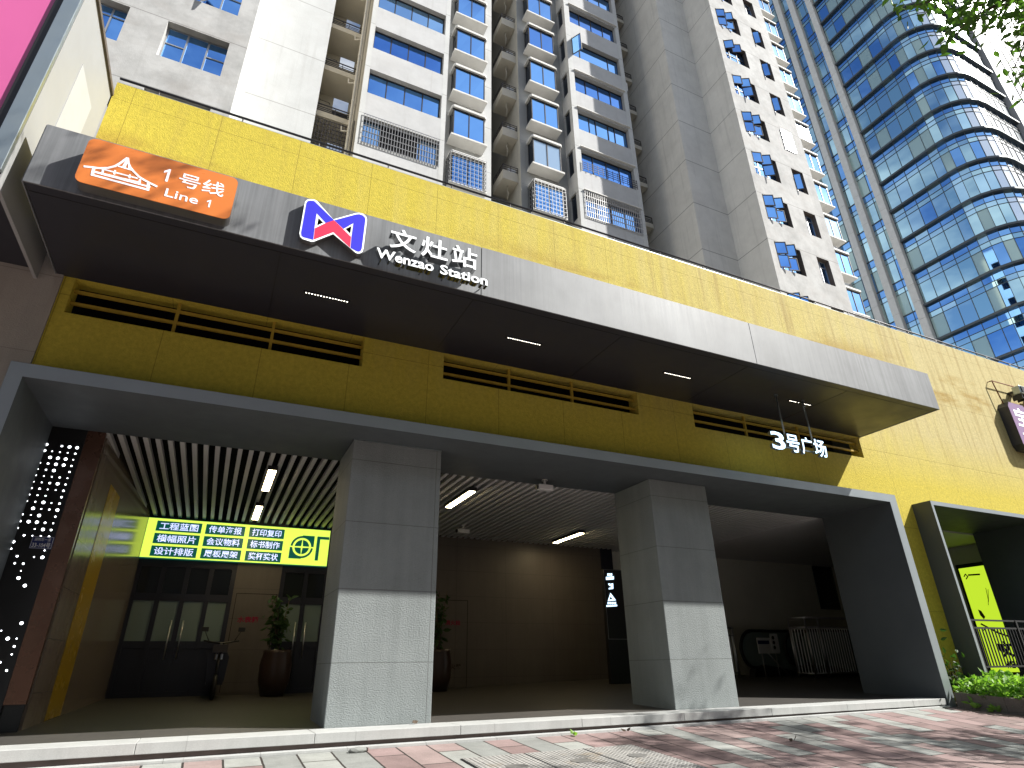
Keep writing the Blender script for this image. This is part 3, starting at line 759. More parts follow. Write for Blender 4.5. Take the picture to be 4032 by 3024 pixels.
wallpart('recess_side', 'aptin', 16.9, 21.3, [], FRXp(.30))
dz = [(24.55-H1+H1*k+.15, 24.55-H1+H1*k+1.75) for k in range(-1, 11)]
wallpart('recess_wall', 'aptin', .30, 1.97, [(1.05, 1.75, c, d) for c, d in dz], FRY(21.3), .12)
wallpart('column_wall', 'aptw', 1.97, 2.19, [], FRY(18.6))
wallpart('bay_side', 'aptin', -21.3, -18.6, [], FRXm(1.97))
wallpart('ribbon_wall', 'aptsp', 2.19, 5.54, [(2.20, 5.53, c, d) for c, d in rib], FRY(18.603), .32)
wallpart('column_wall', 'aptw', 5.54, 5.77, [], FRY(18.6))
wallpart('bay_side', 'aptw', 18.6, 19.5, [], FRXp(5.77))
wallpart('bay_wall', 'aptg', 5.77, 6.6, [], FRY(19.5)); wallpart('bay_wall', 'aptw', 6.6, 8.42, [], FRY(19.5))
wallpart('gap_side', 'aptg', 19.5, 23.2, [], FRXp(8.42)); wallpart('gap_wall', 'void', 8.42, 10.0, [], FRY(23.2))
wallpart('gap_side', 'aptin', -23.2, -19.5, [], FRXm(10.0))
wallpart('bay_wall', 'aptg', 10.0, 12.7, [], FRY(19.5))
sidew = [(-19.38, -18.86, c-.05, d+.1) for c, d in rib]
wallpart('bay_side', 'aptstone', -19.5, -18.6, sidew, FRXm(12.7), .10)
wallpart('column_wall', 'aptw', 12.7, 13.03, [], FRY(18.6))
wallpart('ribbon_wall', 'aptsp', 13.03, 16.33, [(13.04, 16.32, c, d) for c, d in rib], FRY(18.603), .32)
wallpart('column_wall', 'aptw', 16.33, 16.62, [], FRY(18.6))
wallpart('bay_side', 'aptin', 18.6, 21.3, [], FRXp(16.62)); wallpart('recess_wall', 'aptin', 16.62, 18.4, [], FRY(21.3))
wallpart('recess_side', 'aptstone', -21.3, -16.9, [], FRXm(18.4))
wallpart('panel_wall', 'aptstone', 18.4, 20.68, [], FRY(16.9))
wallpart('wing_side', 'aptstone', -16.9, -15, [], FRXm(20.68))
AXR = [(21.06, 22.80), (23.92, 24.79)]
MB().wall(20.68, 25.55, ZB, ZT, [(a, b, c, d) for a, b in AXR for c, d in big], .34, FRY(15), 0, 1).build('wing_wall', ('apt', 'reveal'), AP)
wallpart('wing_side', 'aptw', 15, 19.5, [], FRXp(25.55)); wallpart('end_wall', 'apt', 25.55, 33.2, [], FRY(19.5))
wallpart('end_side', 'aptw', 19.5, 34, [(22+3*q, 23.4+3*q, c, d) for q in range(4) for c, d in big], FRXp(33.2), .15)
MB().face([(33.0, 21, ZB), (33.0, 33, ZB), (33.0, 33, ZT), (33.0, 21, ZT)]).build('end_glazing', 'aptglassd', AP)
rf = MB()
for a, b, c in ((-14, -2.09, 15), (-2.09, .3, 16.9), (.3, 1.97, 18.6), (1.97, 5.77, 18.6), (5.77, 12.7, 19.5), (12.7, 16.62, 18.6), (16.62, 18.4, 16.9), (18.4, 20.68, 16.9), (20.68, 25.55, 15), (25.55, 33.2, 19.5)):
    rf.box(a, b, c, 34, ZT, ZT+.2)
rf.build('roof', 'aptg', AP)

def frame_mesh(w, h, cols, transoms, fw=.05, y=.22, d=.06):
    b = MB(); b.box(0, w, y, y+d, 0, fw); b.box(0, w, y, y+d, h-fw, h)
    xs = [0]+[w*c for c in cols]+[w]
    for q, x in enumerate(xs):
        a = max(x-fw/2, 0) if q < len(xs)-1 else w-fw; b.box(a, a+fw, y+.002, y+d-.002, fw, h-fw)
    for i, tz in transoms: b.box(xs[i]+fw/2, xs[i+1]-fw/2, y+.004, y+d-.004, tz*h-.02, tz*h+.02)
    return b
def sash_mesh(w, h):
    b = MB(); f = .045
    b.box(0, w, -.02, .02, 0, f); b.box(0, w, -.02, .02, h-f, h); b.box(0, f, -.019, .019, f, h-f); b.box(w-f, w, -.019, .019, f, h-f)
    b.box(f, w-f, -.004, .004, f, h-f, 1); return b
def window(name, w, h, cols, transoms, frame='winframe', pane='aptglass', sashes=(), loc=(0, 0, -50), tilt=None):
    f = frame_mesh(w, h, cols, transoms).build(name, frame, AP, loc)
    pm = MB()
    xs = [0]+[w*c for c in cols]+[w]
    for i in range(len(xs)-1):
        t = random.uniform(-.006, .006); s_ = random.uniform(-.006, .006)
        pm.face([(xs[i]+.02, .25-t-s_, .02), (xs[i+1]-.02, .25+t-s_, .02), (xs[i+1]-.02, .25+t+s_, h-.02), (xs[i]+.02, .25-t+s_, h-.02)])
    p = pm.build('pane', pane, None); p.parent = f; p.location = (0, 0, 0)
    for (x, z, sw, sh, ang) in sashes:
        q = sash_mesh(sw, sh).build('sash', (frame, pane), None); q.parent = f; q.location = (x, .03, z); q.rotation_euler = (0, 0, -math.radians(ang))
    return f
W3, HH = 1.74, 1.55; c3 = W3/3
protos = [window('casement_window', W3, HH, (1/3., 2/3.), [(0, .58), (2, .62)], 'silverframe', sashes=[(.62, .06, .53, .80, 38)]),
          window('casement_window', W3, HH, (1/3., 2/3.), [(0, .52), (1, .52), (2, .52)], sashes=[(.03, .82, .55, .70, 24), (.03, .05, .55, .74, 20), (.61, .82, .55, .70, 30), (.61, .05, .55, .74, 18)]),
          window('casement_window', W3, HH, (1/3., 2/3.), [(0, .52), (1, .52), (2, .52)], sashes=[(.03, .82, .55, .70, 32), (.61, .82, .55, .70, 26)]),
          window('casement_window', W3, HH, (1/3., 2/3.), [(0, .52), (1, .52), (2, .52)], sashes=[(.03, .82, .55, .70, 18), (.61, .05, .55, .74, 34), (.61, .82, .55, .70, 28)]),
          window('casement_window', W3, HH, (1/3., 2/3.), [(0, .56), (2, .56)], 'silverframe')]
used = set(); RV = random.Random(17)
MT['aptglass2'] = glass('pale_window_glass', (.32, .58, .95), .03, .04)
MT['aptglass3'] = glass('deep_window_glass', (.11, .30, .80), .015, .02)
MT['aptglass4'] = glass('curtained_window_glass', (.36, .50, .68), .05, .03, .6)
def place(proto, loc):
    if not (inview(loc) or inview((loc[0]+1, loc[1], loc[2]+1.5))): return None
    if proto.name not in used: used.add(proto.name); proto.location = Vector(loc)-wloc(AP); return proto
    c = copy_part(proto, AP, loc)
    for ch in c.children:
        if ch.name.startswith('pane') and RV.random() < .45:      # some homes have other glass or drawn curtains
            ch.data = ch.data.copy(); ch.data.materials[0] = MT[RV.choice(('aptglass2', 'aptglass2', 'aptglass3', 'aptglass4'))]
    return c
for k, (c, d) in enumerate(big):
    place(protos[(0, 4, 0, 0, 4)[k % 5]], (AXL[0][0], 15, c)); place(protos[(2, 1, 1, 3, 1, 3)[k % 6]], (AXR[0][0], 15, c))
ps = [window('small_window', .87, HH, (.5,), [(0, .75), (1, .75)], sashes=[(.03, .05, .40, 1.1, 35)]), window('small_window', .87, HH, (.5,), [(0, .75), (1, .75)], 'silverframe'),
      window('small_window', .87, HH, (.5,), [(0, .75), (1, .75)], sashes=[(.44, .05, .40, 1.1, 60)])]
for k, (c, d) in enumerate(big):
    place(ps[1], (AXL[1][0], 15, c))
    if k != 4: place(ps[(0, 1, 1, 0, 2, 0, 0)[k % 7]], (AXR[1][0], 15, c))
# the one window whose pane throws the sun back at the street
gc = Vector((24.36, 14.96, big[4][0]+.72)); gn = (SUN+(EYE-gc).normalized()).normalized()
gw = frame_mesh(.87, HH, (.5,), [(0, .75), (1, .75)]).build('small_window', 'winframe', AP, (AXR[1][0], 15, big[4][0]))
MT['glintglass'] = glass('sun_struck_glass', (.85, .88, .9), .16)
uu = gn.cross(Z_).normalized()*-1; vv = uu.cross(gn)*-1; gl = []
for a, b in ((-.42, -.70), (.42, -.70), (.42, .80), (-.42, .80)): gl.append(gc-Vector((AXR[1][0], 15, big[4][0]))+uu*a*(1 if uu.x > 0 else -1)+vv*b*(1 if vv.z > 0 else -1))
q = MB().face(gl).build('open_sash', 'glintglass', None); q.parent = gw
# ribbon windows: four lights, with barred lowest row
WR = 3.33
pr = [window('ribbon_window', WR, 1.5, (.25, .5, .75), [], pane='aptglass'), window('ribbon_window', WR, 1.5, (.20, .78), [], sashes=[(.03, .05, .60, 1.40, 60)]),
      window('ribbon_window', WR, 1.5, (.25, .38, .62, .75), [])]
def bars(w, h, nx, nz, r=.011):
    b = MB()
    for i in range(nx+1): x = w*i/nx; b.box(x-r, x+r, -.012, .012, 0, h)
    for j in range(nz+1): z = h*j/nz; b.box(-r, w+r, -.016, .008, z-r, z+r)
    return b
gr = bars(WR, 1.62, 27, 5).build('security_grille', 'grille', AP, (2.2, 18.55, rib[1][0]-.06))
copy_part(gr, AP, (13.03, 18.55, rib[1][0]-.06)).name = 'security_grille'
MB().box(2.95, 4.62, 18.80, 18.82, rib[1][0]+.05, rib[1][1]-.05).build('dark_room_sheet', 'void', AP)  # black sheet stands in for the unlit room behind the bars
for k, (c, d) in enumerate(rib):
    place(pr[0], (2.20, 18.603, c)); place(pr[(0, 0, 0, 2, 0, 1, 0, 0, 0, 1)[k % 10]], (13.03, 18.603, c))
    if k > 0 and k != 5 and inview((14, 18.5, c)):
        led = MB(); led.box(0, WR+.1, -.10, 0, 0, .045); e = led.build('window_ledge', 'slab', AP, (12.99, 18.60, d+.10)); 
rg = MB()
for j in range(4): rg.box(0, WR, -.012, .012, .12+.14*j, .135+.14*j)
for i in range(12): rg.box(WR*i/11-.008, WR*i/11+.008, -.014, .014, .0, .62)
rg.build('window_rail', 'darkrail', AP, (13.03, 18.54, rib[2][0]))
# boxed bay windows
def bay():
    t = MB(); t.box(-.08, 1.72, -.65, 0, -.12, 0, 0, .015); s_ = t.build('bay_window', 'slab', AP, (0, 0, -60))
    hd = MB(); hd.prism([(-.06+.09, -.64), (-.06, -.55), (-.06, -.002), (1.70, -.002), (1.70, -.55), (1.61, -.64)], 0, .14, fr=(Vector((0, 0, 1.74)), X_, Y_, Z_)); h_ = hd.build('hood', 'slab', None); h_.parent = s_
    f = MB()
    for x in (0.03, .80, 1.56): f.box(x, x+.05, -.55, -.50, .002, 1.739)
    f.box(.0, 1.64, -.548, -.502, .002, .05); f.box(0, 1.64, -.548, -.502, 1.66, 1.738); f.box(.03, .08, -.06, -.01, .002, 1.739); f.box(1.56, 1.61, -.06, -.01, .002, 1.739)
    q = f.build('bay_frame', 'winframe', None); q.parent = s_
    g1 = MB(); g1.face([(.08, -.52, .05), (.81, -.523, .05), (.81, -.519, 1.66), (.08, -.523, 1.66)]); g1.face([(.85, -.525, .05), (1.56, -.52, .05), (1.56, -.522, 1.66), (.85, -.519, 1.66)])
    q = g1.build('pane', 'aptglass', None); q.parent = s_
    g2 = MB(); g2.face([(.05, -.06, .01), (.05, -.5, .01), (.05, -.5, 1.73), (.05, -.06, 1.73)]); q = g2.build('side_pane', 'aptglassd', None); q.parent = s_; g2 = MB(); g2.face([(1.585, -.5, .01), (1.585, -.06, .01), (1.585, -.06, 1.73), (1.585, -.5, 1.73)])
    q = g2.build('side_pane', 'aptglassd', None); q.parent = s_
    return s_
pb = bay()
zb = [23.10+H1*k for k in range(-1, 10)]
for k, z in enumerate(zb):
    place(pb, (6.22, 19.5, z)); place(pb, (10.42, 19.5, z)); place(pb, (31.95, 19.5, z))
cg = MB(); W, Hh = 1.72, 1.75
for i in range(10): x = W*i/9; cg.box(x-.01, x+.01, -.70, -.68, 0, Hh)
for j in range(8): z = Hh*j/7; cg.box(-.01, W+.01, -.705, -.685, z-.01, z+.01)
for x in (0, W):
    for i in range(5): yv = -.69+.69*i/4; cg.box(x-.011, x+.011, yv-.01, yv+.01, 0, Hh)
    for j in range(8): z = Hh*j/7; cg.box(x-.012, x+.012, -.68, 0, z-.01, z+.01)
g0 = cg.build('cage_grille', 'grille', AP, (6.16, 19.5, zb[0])); copy_part(g0, AP, (10.36, 19.5, zb[0]))
# pale curtains seen in side windows
for c, d in rib:
    if inview((12.7, 19.1, c)): MB().box(12.78, 12.80, 18.86, 19.38, c-.05, d+.1).build('side_window', 'aptglassd', AP)
# stair recess balconies
def balcony():
    b = MB(); b.box(0, 1.62, 0, 1.38, 0, .12); b.box(0, 1.62, 0, .10, .121, .30); s_ = b.build('balcony', 'slabunder', AP, (0, 0, -70))
    r = MB(); r.box(0, 1.62, .03, .07, .74, .78)
    for z in (.40, .50, .60): r.box(0, 1.62, .04, .06, z-.012, z+.012)
    for x in (.0, .80, 1.60): r.box(x, x+.03, .035, .065, .30, .74)
    q = r.build('balcony_rail', 'darkrail', None); q.parent = s_
    r = MB(); r.tube([(.12, .9, 1.95), (.55, .9, 1.95)], .012, 6); r.tube([(.12, .9, 2.05), (.12, .9, 1.95), (.12, 1.36, 1.95)], .01, 6); r.tube([(.52, .9, 1.95), (.58, .9, 1.86)], .02, 6)
    q = r.build('drying_rack', 'darkrail', None); q.parent = s_
    d_ = MB(); d_.box(.74, .79, 1.32, 1.37, .35, 2.0); d_.box(1.39, 1.44, 1.32, 1.37, .35, 2.0); d_.box(.79, 1.39, 1.322, 1.368, 1.95, 2.0); d_.box(.79, 1.39, 1.322, 1.368, .35, .40)
    q = d_.build('door_frame', 'winframe', None); q.parent = s_
    q = MB().face([(.79, 1.345, .4), (1.39, 1.343, .4), (1.39, 1.347, 1.95), (.79, 1.345, 1.95)]).build('pane', 'aptglassd', None); q.parent = s_
    return s_
pbal = balcony()
for k in range(-2, 9):
    z = 23.3-.78+H1*k
    place(pbal, (.32, 19.9, z)); place(pbal, (16.70, 19.9, z))
bars(1.6, 2.0, 12, 9, .014).build('security_grille', 'darkrail', AP, (.33, 19.88, 20.35))
# drain pipes
def pipe(pts, r, mat='pipe'):
    b = MB(); b.tube(pts, r, 10); (x, y_, z0), (_, _, z1) = pts[0], pts[-1]
    z = z0+1.2
    while z < z1: b.tube([(x, y_, z), (x, y_, z+.09)], r*1.22, 10); z += H1
    b.build('drain_pipe', mat, AP)
pipe([(1.70, 18.85, 7), (1.70, 18.85, ZT)], .060); pipe([(1.885, 18.82, 7), (1.885, 18.82, 21.7)], .022, 'black'); pipe([(1.83, 19.05, 7), (1.83, 19.05, ZT)], .045)
for k in range(-1, 9): z = 24.1+H1*k; el = MB(); el.tube([(1.70, 18.9, z-.1), (1.50, 19.1, z+.05), (1.44, 19.2, z+.12), (1.42, 19.2, z+.38)], .03, 8); el.build('pipe_elbow', 'pipe', AP)
# small air conditioner balconies on the flank beside the gap
def acbal():
    b = MB(); b.box(-.85, -.004, 0, 1.25, 0, .55); s_ = b.build('flank_balcony', 'slabunder', AP, (0, 0, -80))
    r = MB()
    for z in (.66, .80, .94): r.box(-.84, -.01, .02, .04, z-.012, z+.012); r.box(-.84, -.82, .04, 1.24, z-.012, z+.012)
    for x in (-.84, -.42, -.03): r.box(x, x+.025, .018, .042, .55, .96)
    for y_ in (.4, .8, 1.2): r.box(-.842, -.818, y_, y_+.025, .55, .96)
    q = r.build('balcony_rail', 'darkrail', None); q.parent = s_
    q = MB().box(-.52, -.10, .10, .40, .553, .88, 0, .01).build('outdoor_unit', 'white', None); q.parent = s_
    q = MB().tube([(-.4, .4, -.003), (-.4, .5, -.16), (-.3, .55, -.30), (-.3, .7, -.62)], .03, 8).build('pipe_elbow', 'pipe', None); q.parent = s_
    return s_
pa = acbal()
for k in range(-2, 9): place(pa, (10.0, 19.75, 22.35+H1*k))
for a in (protos+ps+pr+[pb, pbal, pa]):
    if a.name not in used:
        for ch in list(a.children): bpy.data.objects.remove(ch)
        bpy.data.objects.remove(a)
# split air conditioner on the stepped corner
ac = MB().box(17.0, 17.35, 19.3, 20.0, 32.2, 32.95, 0, .02).build('outdoor_unit', 'white', AP)

# ================================================================== GLASS TOWER
TW = thing('glass_tower', 'blue glass office tower with rounded corner, dark floor bands and pale stone fins', 'building', (66, 25, 0))
XG, YF2, RC = 62.7, 19.0, 3.9
plan = [(XG, 47.0-1.36*i) for i in range(int((47-22.9)/1.36)+1)]
plan = [p for p in plan if p[1] > 23.2]
for i in range(0, 8): a = math.pi+math.pi/2*i/7; plan.append((XG+RC+RC*math.cos(a), YF2+RC+RC*math.sin(a)))
x = XG+RC+1.1
while x < 73.4: plan.append((x, YF2)); x += 1.3
zb_ = [34.8+4.2*k for k in range(-6, 17)]
gm = MB(); ml = MB(); RJ = random.Random(3)
for k, z in enumerate(zb_[:-1]):
    zt = zb_[k+1]
    rows = [(z+.06, z+2.62), (z+2.68, z+3.22), (z+3.30, z+4.14)]
    for i in range(len(plan)-1):
        (xa, ya), (xb, yb) = plan[i], plan[i+1]
        rnd = RJ.random()
        for r_, (a, b) in enumerate(rows):
            if r_ == 2: mi = 3 if RJ.random() < .85 else 1
            elif r_ == 1: mi = 1 if rnd < .5 else 0
            else: mi = 0 if rnd < .38 else (1 if rnd < .62 else (2 if rnd < .84 else 3))
            e1, e2, e3 = (RJ.uniform(-.004, .004) for _ in range(3))
            nx, ny = yb-ya, -(xb-xa); L = math.hypot(nx, ny); nx /= L; ny /= L
            if ya < 20.2 and r_ != 2: mi = 4
            gm.face([(xa+nx*e1, ya+ny*e1, a), (xb+nx*e2, yb+ny*e2, a), (xb+nx*(e2+e3), yb+ny*(e2+e3), b), (xa+nx*(e1+e3), ya+ny*(e1+e3), b)], mi)
gm.build('curtain_glass', ('g_teal', 'g_blue', 'g_pale', 'g_deep', 'g_front'), TW)
def outn(i):
    a = plan[max(i-1, 0)]; b = plan[min(i+1, len(plan)-1)]; nx, ny = b[1]-a[1], -(b[0]-a[0]); L = math.hypot(nx, ny); return nx/L, ny/L
for i, (x, y_) in enumerate(plan):
    nx, ny = outn(i); tx, ty = -ny, nx; w = .024
    P = [(x+tx*s_*w+nx*q, y_+ty*s_*w+ny*q) for s_, q in ((-1, -.02), (1, -.02), (1, .05), (-1, .05))]
    vs = [(a, b, zb_[0]) for a, b in P]+[(a, b, zb_[-1]) for a, b in P]
    ml.mesh(vs, [(0, 1, 5, 4), (1, 2, 6, 5), (2, 3, 7, 6), (3, 0, 4, 7)])
ml.build('mullions', 'mullion', TW)
def hband(z0, z1, out, i0=0):
    b = MB()
    for i in range(i0, len(plan)-1):
        n0, n1 = outn(i), outn(i+1); p0, p1 = plan[i], plan[i+1]
        A = [(p0[0]+n0[0]*q, p0[1]+n0[1]*q) for q in (-.05, out)]; B = [(p1[0]+n1[0]*q, p1[1]+n1[1]*q) for q in (-.05, out)]
        vs = [(*A[0], z0), (*A[1], z0), (*A[1], z1), (*A[0], z1), (*B[0], z0), (*B[1], z0), (*B[1], z1), (*B[0], z1)]
        b.mesh(vs, [(0, 4, 5, 1), (1, 5, 6, 2), (2, 6, 7, 3)])
    p1 = plan[-1]; b.box(p1[0]-.02, p1[0]+.25, p1[1]-out, p1[1]+.05, z0, z1)
    return b
i3 = next(i for i, p in enumerate(plan) if p[1] < 29.2)-1
for z in zb_: hband(z-.12, z+.12, .34, i3).build('floor_band', 'mullion', TW)
rl = MB()
for z in zb_[:-1]:
    for h in (2.65, 3.26): q = hband(z+h-.02, z+h+.02, .05); o_ = len(rl.v); rl.v += q.v; rl.f += [tuple(k+o_ for k in f) for f in q.f]; rl.mi += q.mi; rl.sm += q.sm
    q = hband(z-.06, z+.06, .06); o_ = len(rl.v); rl.v += q.v; rl.f += [tuple(k+o_ for k in f) for f in q.f]; rl.mi += q.mi; rl.sm += q.sm
rl.build('transoms', 'mullion', TW)
for yc in (29.75, 32.1, 34.0, 36.4):
    b = MB(); z0 = 31.2 if yc < 30 else 12.0
    z = z0
    while z < zb_[-1]: b.box(XG-.60, XG+.05, yc-.38, yc+.38, z+.012, min(z+2.1, zb_[-1]), 0, .03); z += 2.1
    if yc < 30:
        prof = [(yc-.38, 31.2), (yc+.38, 31.2), (yc+.30, 30.5), (yc+.05, 29.8), (yc-.4, 29.3), (yc-1.2, 29.0), (yc-1.2, 29.7), (yc-.65, 29.95), (yc-.42, 30.5)]
        b.prism([(-a, c) for a, c in prof], -.60, .05, fr=FRXm(XG))
    b.build('stone_fin', 'finstone', TW)
MB().box(73.45, 75.1, 18.55, 30, 5, zb_[-1]+1).build('end_column', 'stripewall', TW)
MB().box(XG+.5, 73.4, 22.95, 46.9, 5, zb_[-1]+.5).build('tower_core', 'void', TW)
ST2 = thing('striped_tower', 'white far tower with close vertical window slots behind the glass tower', 'building', (110, 26, 0))
b = MB(); b.box(84, 150, 24.0, 60, 0, 170); b.build('tower_wall', 'stripewall', ST2)
b = MB(); x = 86
while x < 149: b.box(x, x+1.25, 23.9, 23.995, 0, 168); x += 2.75
b.build('window_slots', 'stripeslot', ST2)

# ================================================================== INSIDE THE BAYS
# dotted black light panel beside the left leg
DP = thing('dotted_light_panel', 'tall black panel pierced with a grid of white light dots inside the left leg', 'light panel', (-2.3, 10.5, .25))
MB().box(-2.9, -2.19, 10.476, 10.56, .0, 4.6).build('panel_board', 'black', DP)
MB().box(-2.188, -1.95, 10.48, 10.56, .55, 4.6).build('bronze_strip', 'bronze', DP)
MB().box(-2.188, -1.965, 10.53, 10.56, .22, .549).build('strip_base', 'black', DP)
dd = MB(); RJ = random.Random(11)
def dot(x, z, r): dd = MB(); dd.mesh([(x+r*math.cos(q*math.pi/5), 10.4735, z+r*math.sin(q*math.pi/5)) for q in range(10)], [tuple(range(10))]); dd.build('light_dot', 'coolled', DP)
for j in range(36):
    z = 3.97-.0945*j
    p_ = .85 if j < 10 else (.62 if j < 15 else (.42 if j < 19 else .3))
    for i in range(5):
        if RJ.random() < p_: dot(-2.55+.0955*(i-.95)+.0, z, RJ.choice((.008, .009, .011, .013, .02)))
AD = thing('address_plate', 'small blue street number plate 33-104 on the dotted panel', 'address plate', (-2.32, 10.49, 2.55))
MB().box(-2.445, -2.185, 10.462, 10.4755, 2.475, 2.645, 0, .003).build('plate', 'plate', AD)
fr = FRY(0)
MB().text('湖明东一里', fr, -2.41, -2.22, 2.58, 2.625, 10.4585, 10.4615).build('street_name', 'white', AD)
MB().text('33-104号', fr, -2.42, -2.21, 2.49, 2.56, 10.4585, 10.4615, bold=.01).build('street_number', 'white', AD)
bd = MB()
for q in ((-2.437, -2.193, 2.481, 2.485), (-2.437, -2.193, 2.635, 2.639), (-2.437, -2.433, 2.4852, 2.6348), (-2.197, -2.193, 2.4852, 2.6348)): bd.box(q[0], q[1], 10.4588, 10.4615, q[2], q[3])
bd.build('plate_border', 'white', AD)
# print shop light box
PSg = thing('print_shop_sign', 'lime green light box with nine dark green panels of white characters', 'shop sign', (.4, 16.2, 3.7))
ys_ = 16.16
MB().box(-1.71, 2.45, ys_, 16.30, 3.265, 4.175).build('box_body', 'green', PSg)
MB().box(-1.70, 2.44, ys_-.012, ys_-.001, 3.275, 4.165).build('light_face', 'lime', PSg)
names = [['工程蓝图', '传单海报', '打印复印'], ['横幅照片', '会议物料', '标书制作'], ['设计排版', '展板展架', '奖杯奖状']]
xsn = [(-1.51, -.56), (-.47, .40), (.50, 1.32)]
for r_ in range(3):
    for q in range(3):
        x0, x1 = xsn[q]; z1 = 4.11-.285*r_+.0; z0 = z1-.235
        pn = MB().box(x0, x1, ys_-.017, ys_-.0125, z0, z1).build('name_panel', 'green', PSg)
        MB().text(names[r_][q], FRY(0), x0+.07, x1-.07, z0+.035, z1-.03, ys_-.0215, ys_-.0175, bold=.012).build('lettering', 'signtext', pn)
lg = MB(); cx, cz, R1, R2 = 1.78, 3.71, .235, .175
def arc(a0, a1, r, n=18): return [(cx+r*math.cos(math.radians(a0+(a1-a0)*k/n)), cz+r*math.sin(math.radians(a0+(a1-a0)*k/n))) for k in range(n+1)]
for a0, s_ in ((4, 1), (184, -1)):
    up = arc(a0, a0+172, R1+.045)
    lg.prism(arc(a0+176-4, a0, R1-.01)+[(cx+s_*(R1+.05), cz+s_*.015), (cx+s_*(R1+.05), cz+s_*(R1+.055)), (cx, cz+s_*(R1+.055))]+arc(a0+90, a0+172, R1+.04), ys_-.017, ys_-.0125, fr=fr)
    lg.prism(arc(a0+2, a0+84, R2)+[(cx+s_*.02, cz+s_*.02)], ys_-.0172, ys_-.0125, fr=fr); lg.prism(arc(a0+88, a0+172, R2)+[(cx-s_*.02, cz+s_*.02)], ys_-.0172, ys_-.0125, fr=fr)
lg.build('shop_emblem', 'green', PSg)
MB().text('门', FRY(0), 2.16, 2.78, 3.38, 4.03, ys_-.018, ys_-.0125, bold=.05).build('shop_name', 'green', PSg) if False else MB().prism([(2.13, 3.40), (2.21, 3.40), (2.21, 3.93), (2.43, 3.93), (2.43, 4.0), (2.13, 4.0)], ys_-.017, ys_-.0125, fr=fr).build('shop_name', 'green', PSg)
# linear lights in the slatted ceiling
for x, ya, yb, lab in ((.555, 11.23, 12.69, 'lit linear lamp in the slatted ceiling of the left bay, nearer the street'), (.555, 14.1, 15.47, 'lit linear lamp in the left bay ceiling, nearer the lime sign'),
                       (4.42, 11.16, 12.63, 'lit linear lamp in the slats just right of the left pillar'), (8.76, 14.0, 15.5, 'lit linear lamp at the back of the middle bay ceiling'),
                       (16.9, 11.2, 12.6, 'unlit linear lamp in the right hall ceiling')):
    if x > 12: continue
    t = thing('slat_lamp', lab, 'ceiling light', (x, (ya+yb)/2, 4.25), 'linear lamps in the slatted ceiling')
    MB().box(x-.085, x+.085, ya-.03, yb+.03, 4.17, 4.249).build('lamp_housing', 'black', t)
    MB().box(x-.065, x+.065, ya, yb, 4.158, 4.1695).build('diffuser', 'warm', t)
# security cameras under the slats
for px, lab in (((1185, 275), 'white security camera under the front edge of the slatted ceiling'), ((782, 490), 'white security camera near the back wall of the middle bay')):
    q = onZ(*crop((1200, 1700, 2700, 3024, 1880), *px), 4.10)
    t = thing('security_camera', lab, 'security camera', (q.x, q.y, 4.25), 'security cameras under the slats')
    b = MB(); b.box(q.x-.16, q.x+.16, q.y-.07, q.y+.07, 4.04, 4.15, 0, .015); b.build('camera_body', 'white', t)
    b = MB(); b.tube([(q.x, q.y, 4.151), (q.x, q.y, 4.249)], .025, 8); b.lathe([(.06, 4.235), (.06, 4.249)], q.x, q.y, 14); b.build('bracket', 'white', t)
    MB().tube([(q.x-.165, q.y, 4.095), (q.x-.20, q.y, 4.09)], .045, 14).build('lens', 'black', t)

def leaves_mesh(b, pts, size, rnd, droop=.2, mi=0, aspect=.45):
    for p in pts:
        d = Vector((rnd.gauss(0, 1), rnd.gauss(0, 1), rnd.gauss(-droop, .6))).normalized()
        s_ = d.cross(Vector((rnd.gauss(0, 1), rnd.gauss(0, 1), rnd.gauss(0, 1)))).normalized(); nrm = d.cross(s_)
        L = size*rnd.uniform(.7, 1.25); w = L*aspect*.5
        c = [p, p+d*L*.28+s_*w*.85+nrm*L*.03, p+d*L*.6+s_*w*.8+nrm*L*.03, p+d*L-nrm*L*.08, p+d*L*.6-s_*w*.8+nrm*L*.03, p+d*L*.28-s_*w*.85+nrm*L*.03]
        b.mesh(c, [(0, 1, 2, 3), (0, 3, 4, 5)], mi)
# potted plants behind the left pillar
def potplant(x, y_, lab, seed, hgt=1.25):
    R_ = random.Random(seed); z0 = fz(x, y_)
    t = thing('potted_plant', lab, 'potted plant', (x, y_, z0), 'potted plants behind the left pillar')
    MB().lathe([(.0, z0+.005), (.24, z0+.005), (.33, z0+.30), (.345, z0+.62), (.30, z0+.86), (.31, z0+.92), (.27, z0+.92), (.26, z0+.84), (0, z0+.84)], x, y_).build('pot', 'pot', t)
    stem = MB(); lf = MB()
    for k in range(7):
        a = R_.uniform(0, 6.28); r = R_.uniform(.1, .38); h = hgt*R_.uniform(.6, 1.05)
        P = [Vector((x, y_, z0+.84)), Vector((x+r*.4*math.cos(a), y_+r*.4*math.sin(a), z0+.84+h*.5)), Vector((x+r*math.cos(a), y_+r*math.sin(a), z0+.84+h))]
        stem.tube(P, [.018, .013, .007], 6)
        pts = []
        for q in range(26):
            u = R_.uniform(.25, 1); p = P[1].lerp(P[2], (u-.5)*2) if u > .5 else P[0].lerp(P[1], u*2); pts.append(p+Vector((R_.gauss(0, .06), R_.gauss(0, .06), R_.gauss(0, .05))))
        leaves_mesh(lf, pts, .19, R_, .35)
    stem.build('stems', 'bark', t); lf.build('leaves', 'potleaf', t)
potplant(1.50, 15.55, 'tall leafy plant in a brown glazed barrel pot left of the left pillar', 5, 1.25)
potplant(5.25, 15.4, 'leafy plant in a pot half hidden behind the right edge of the left pillar', 9, 1.5)
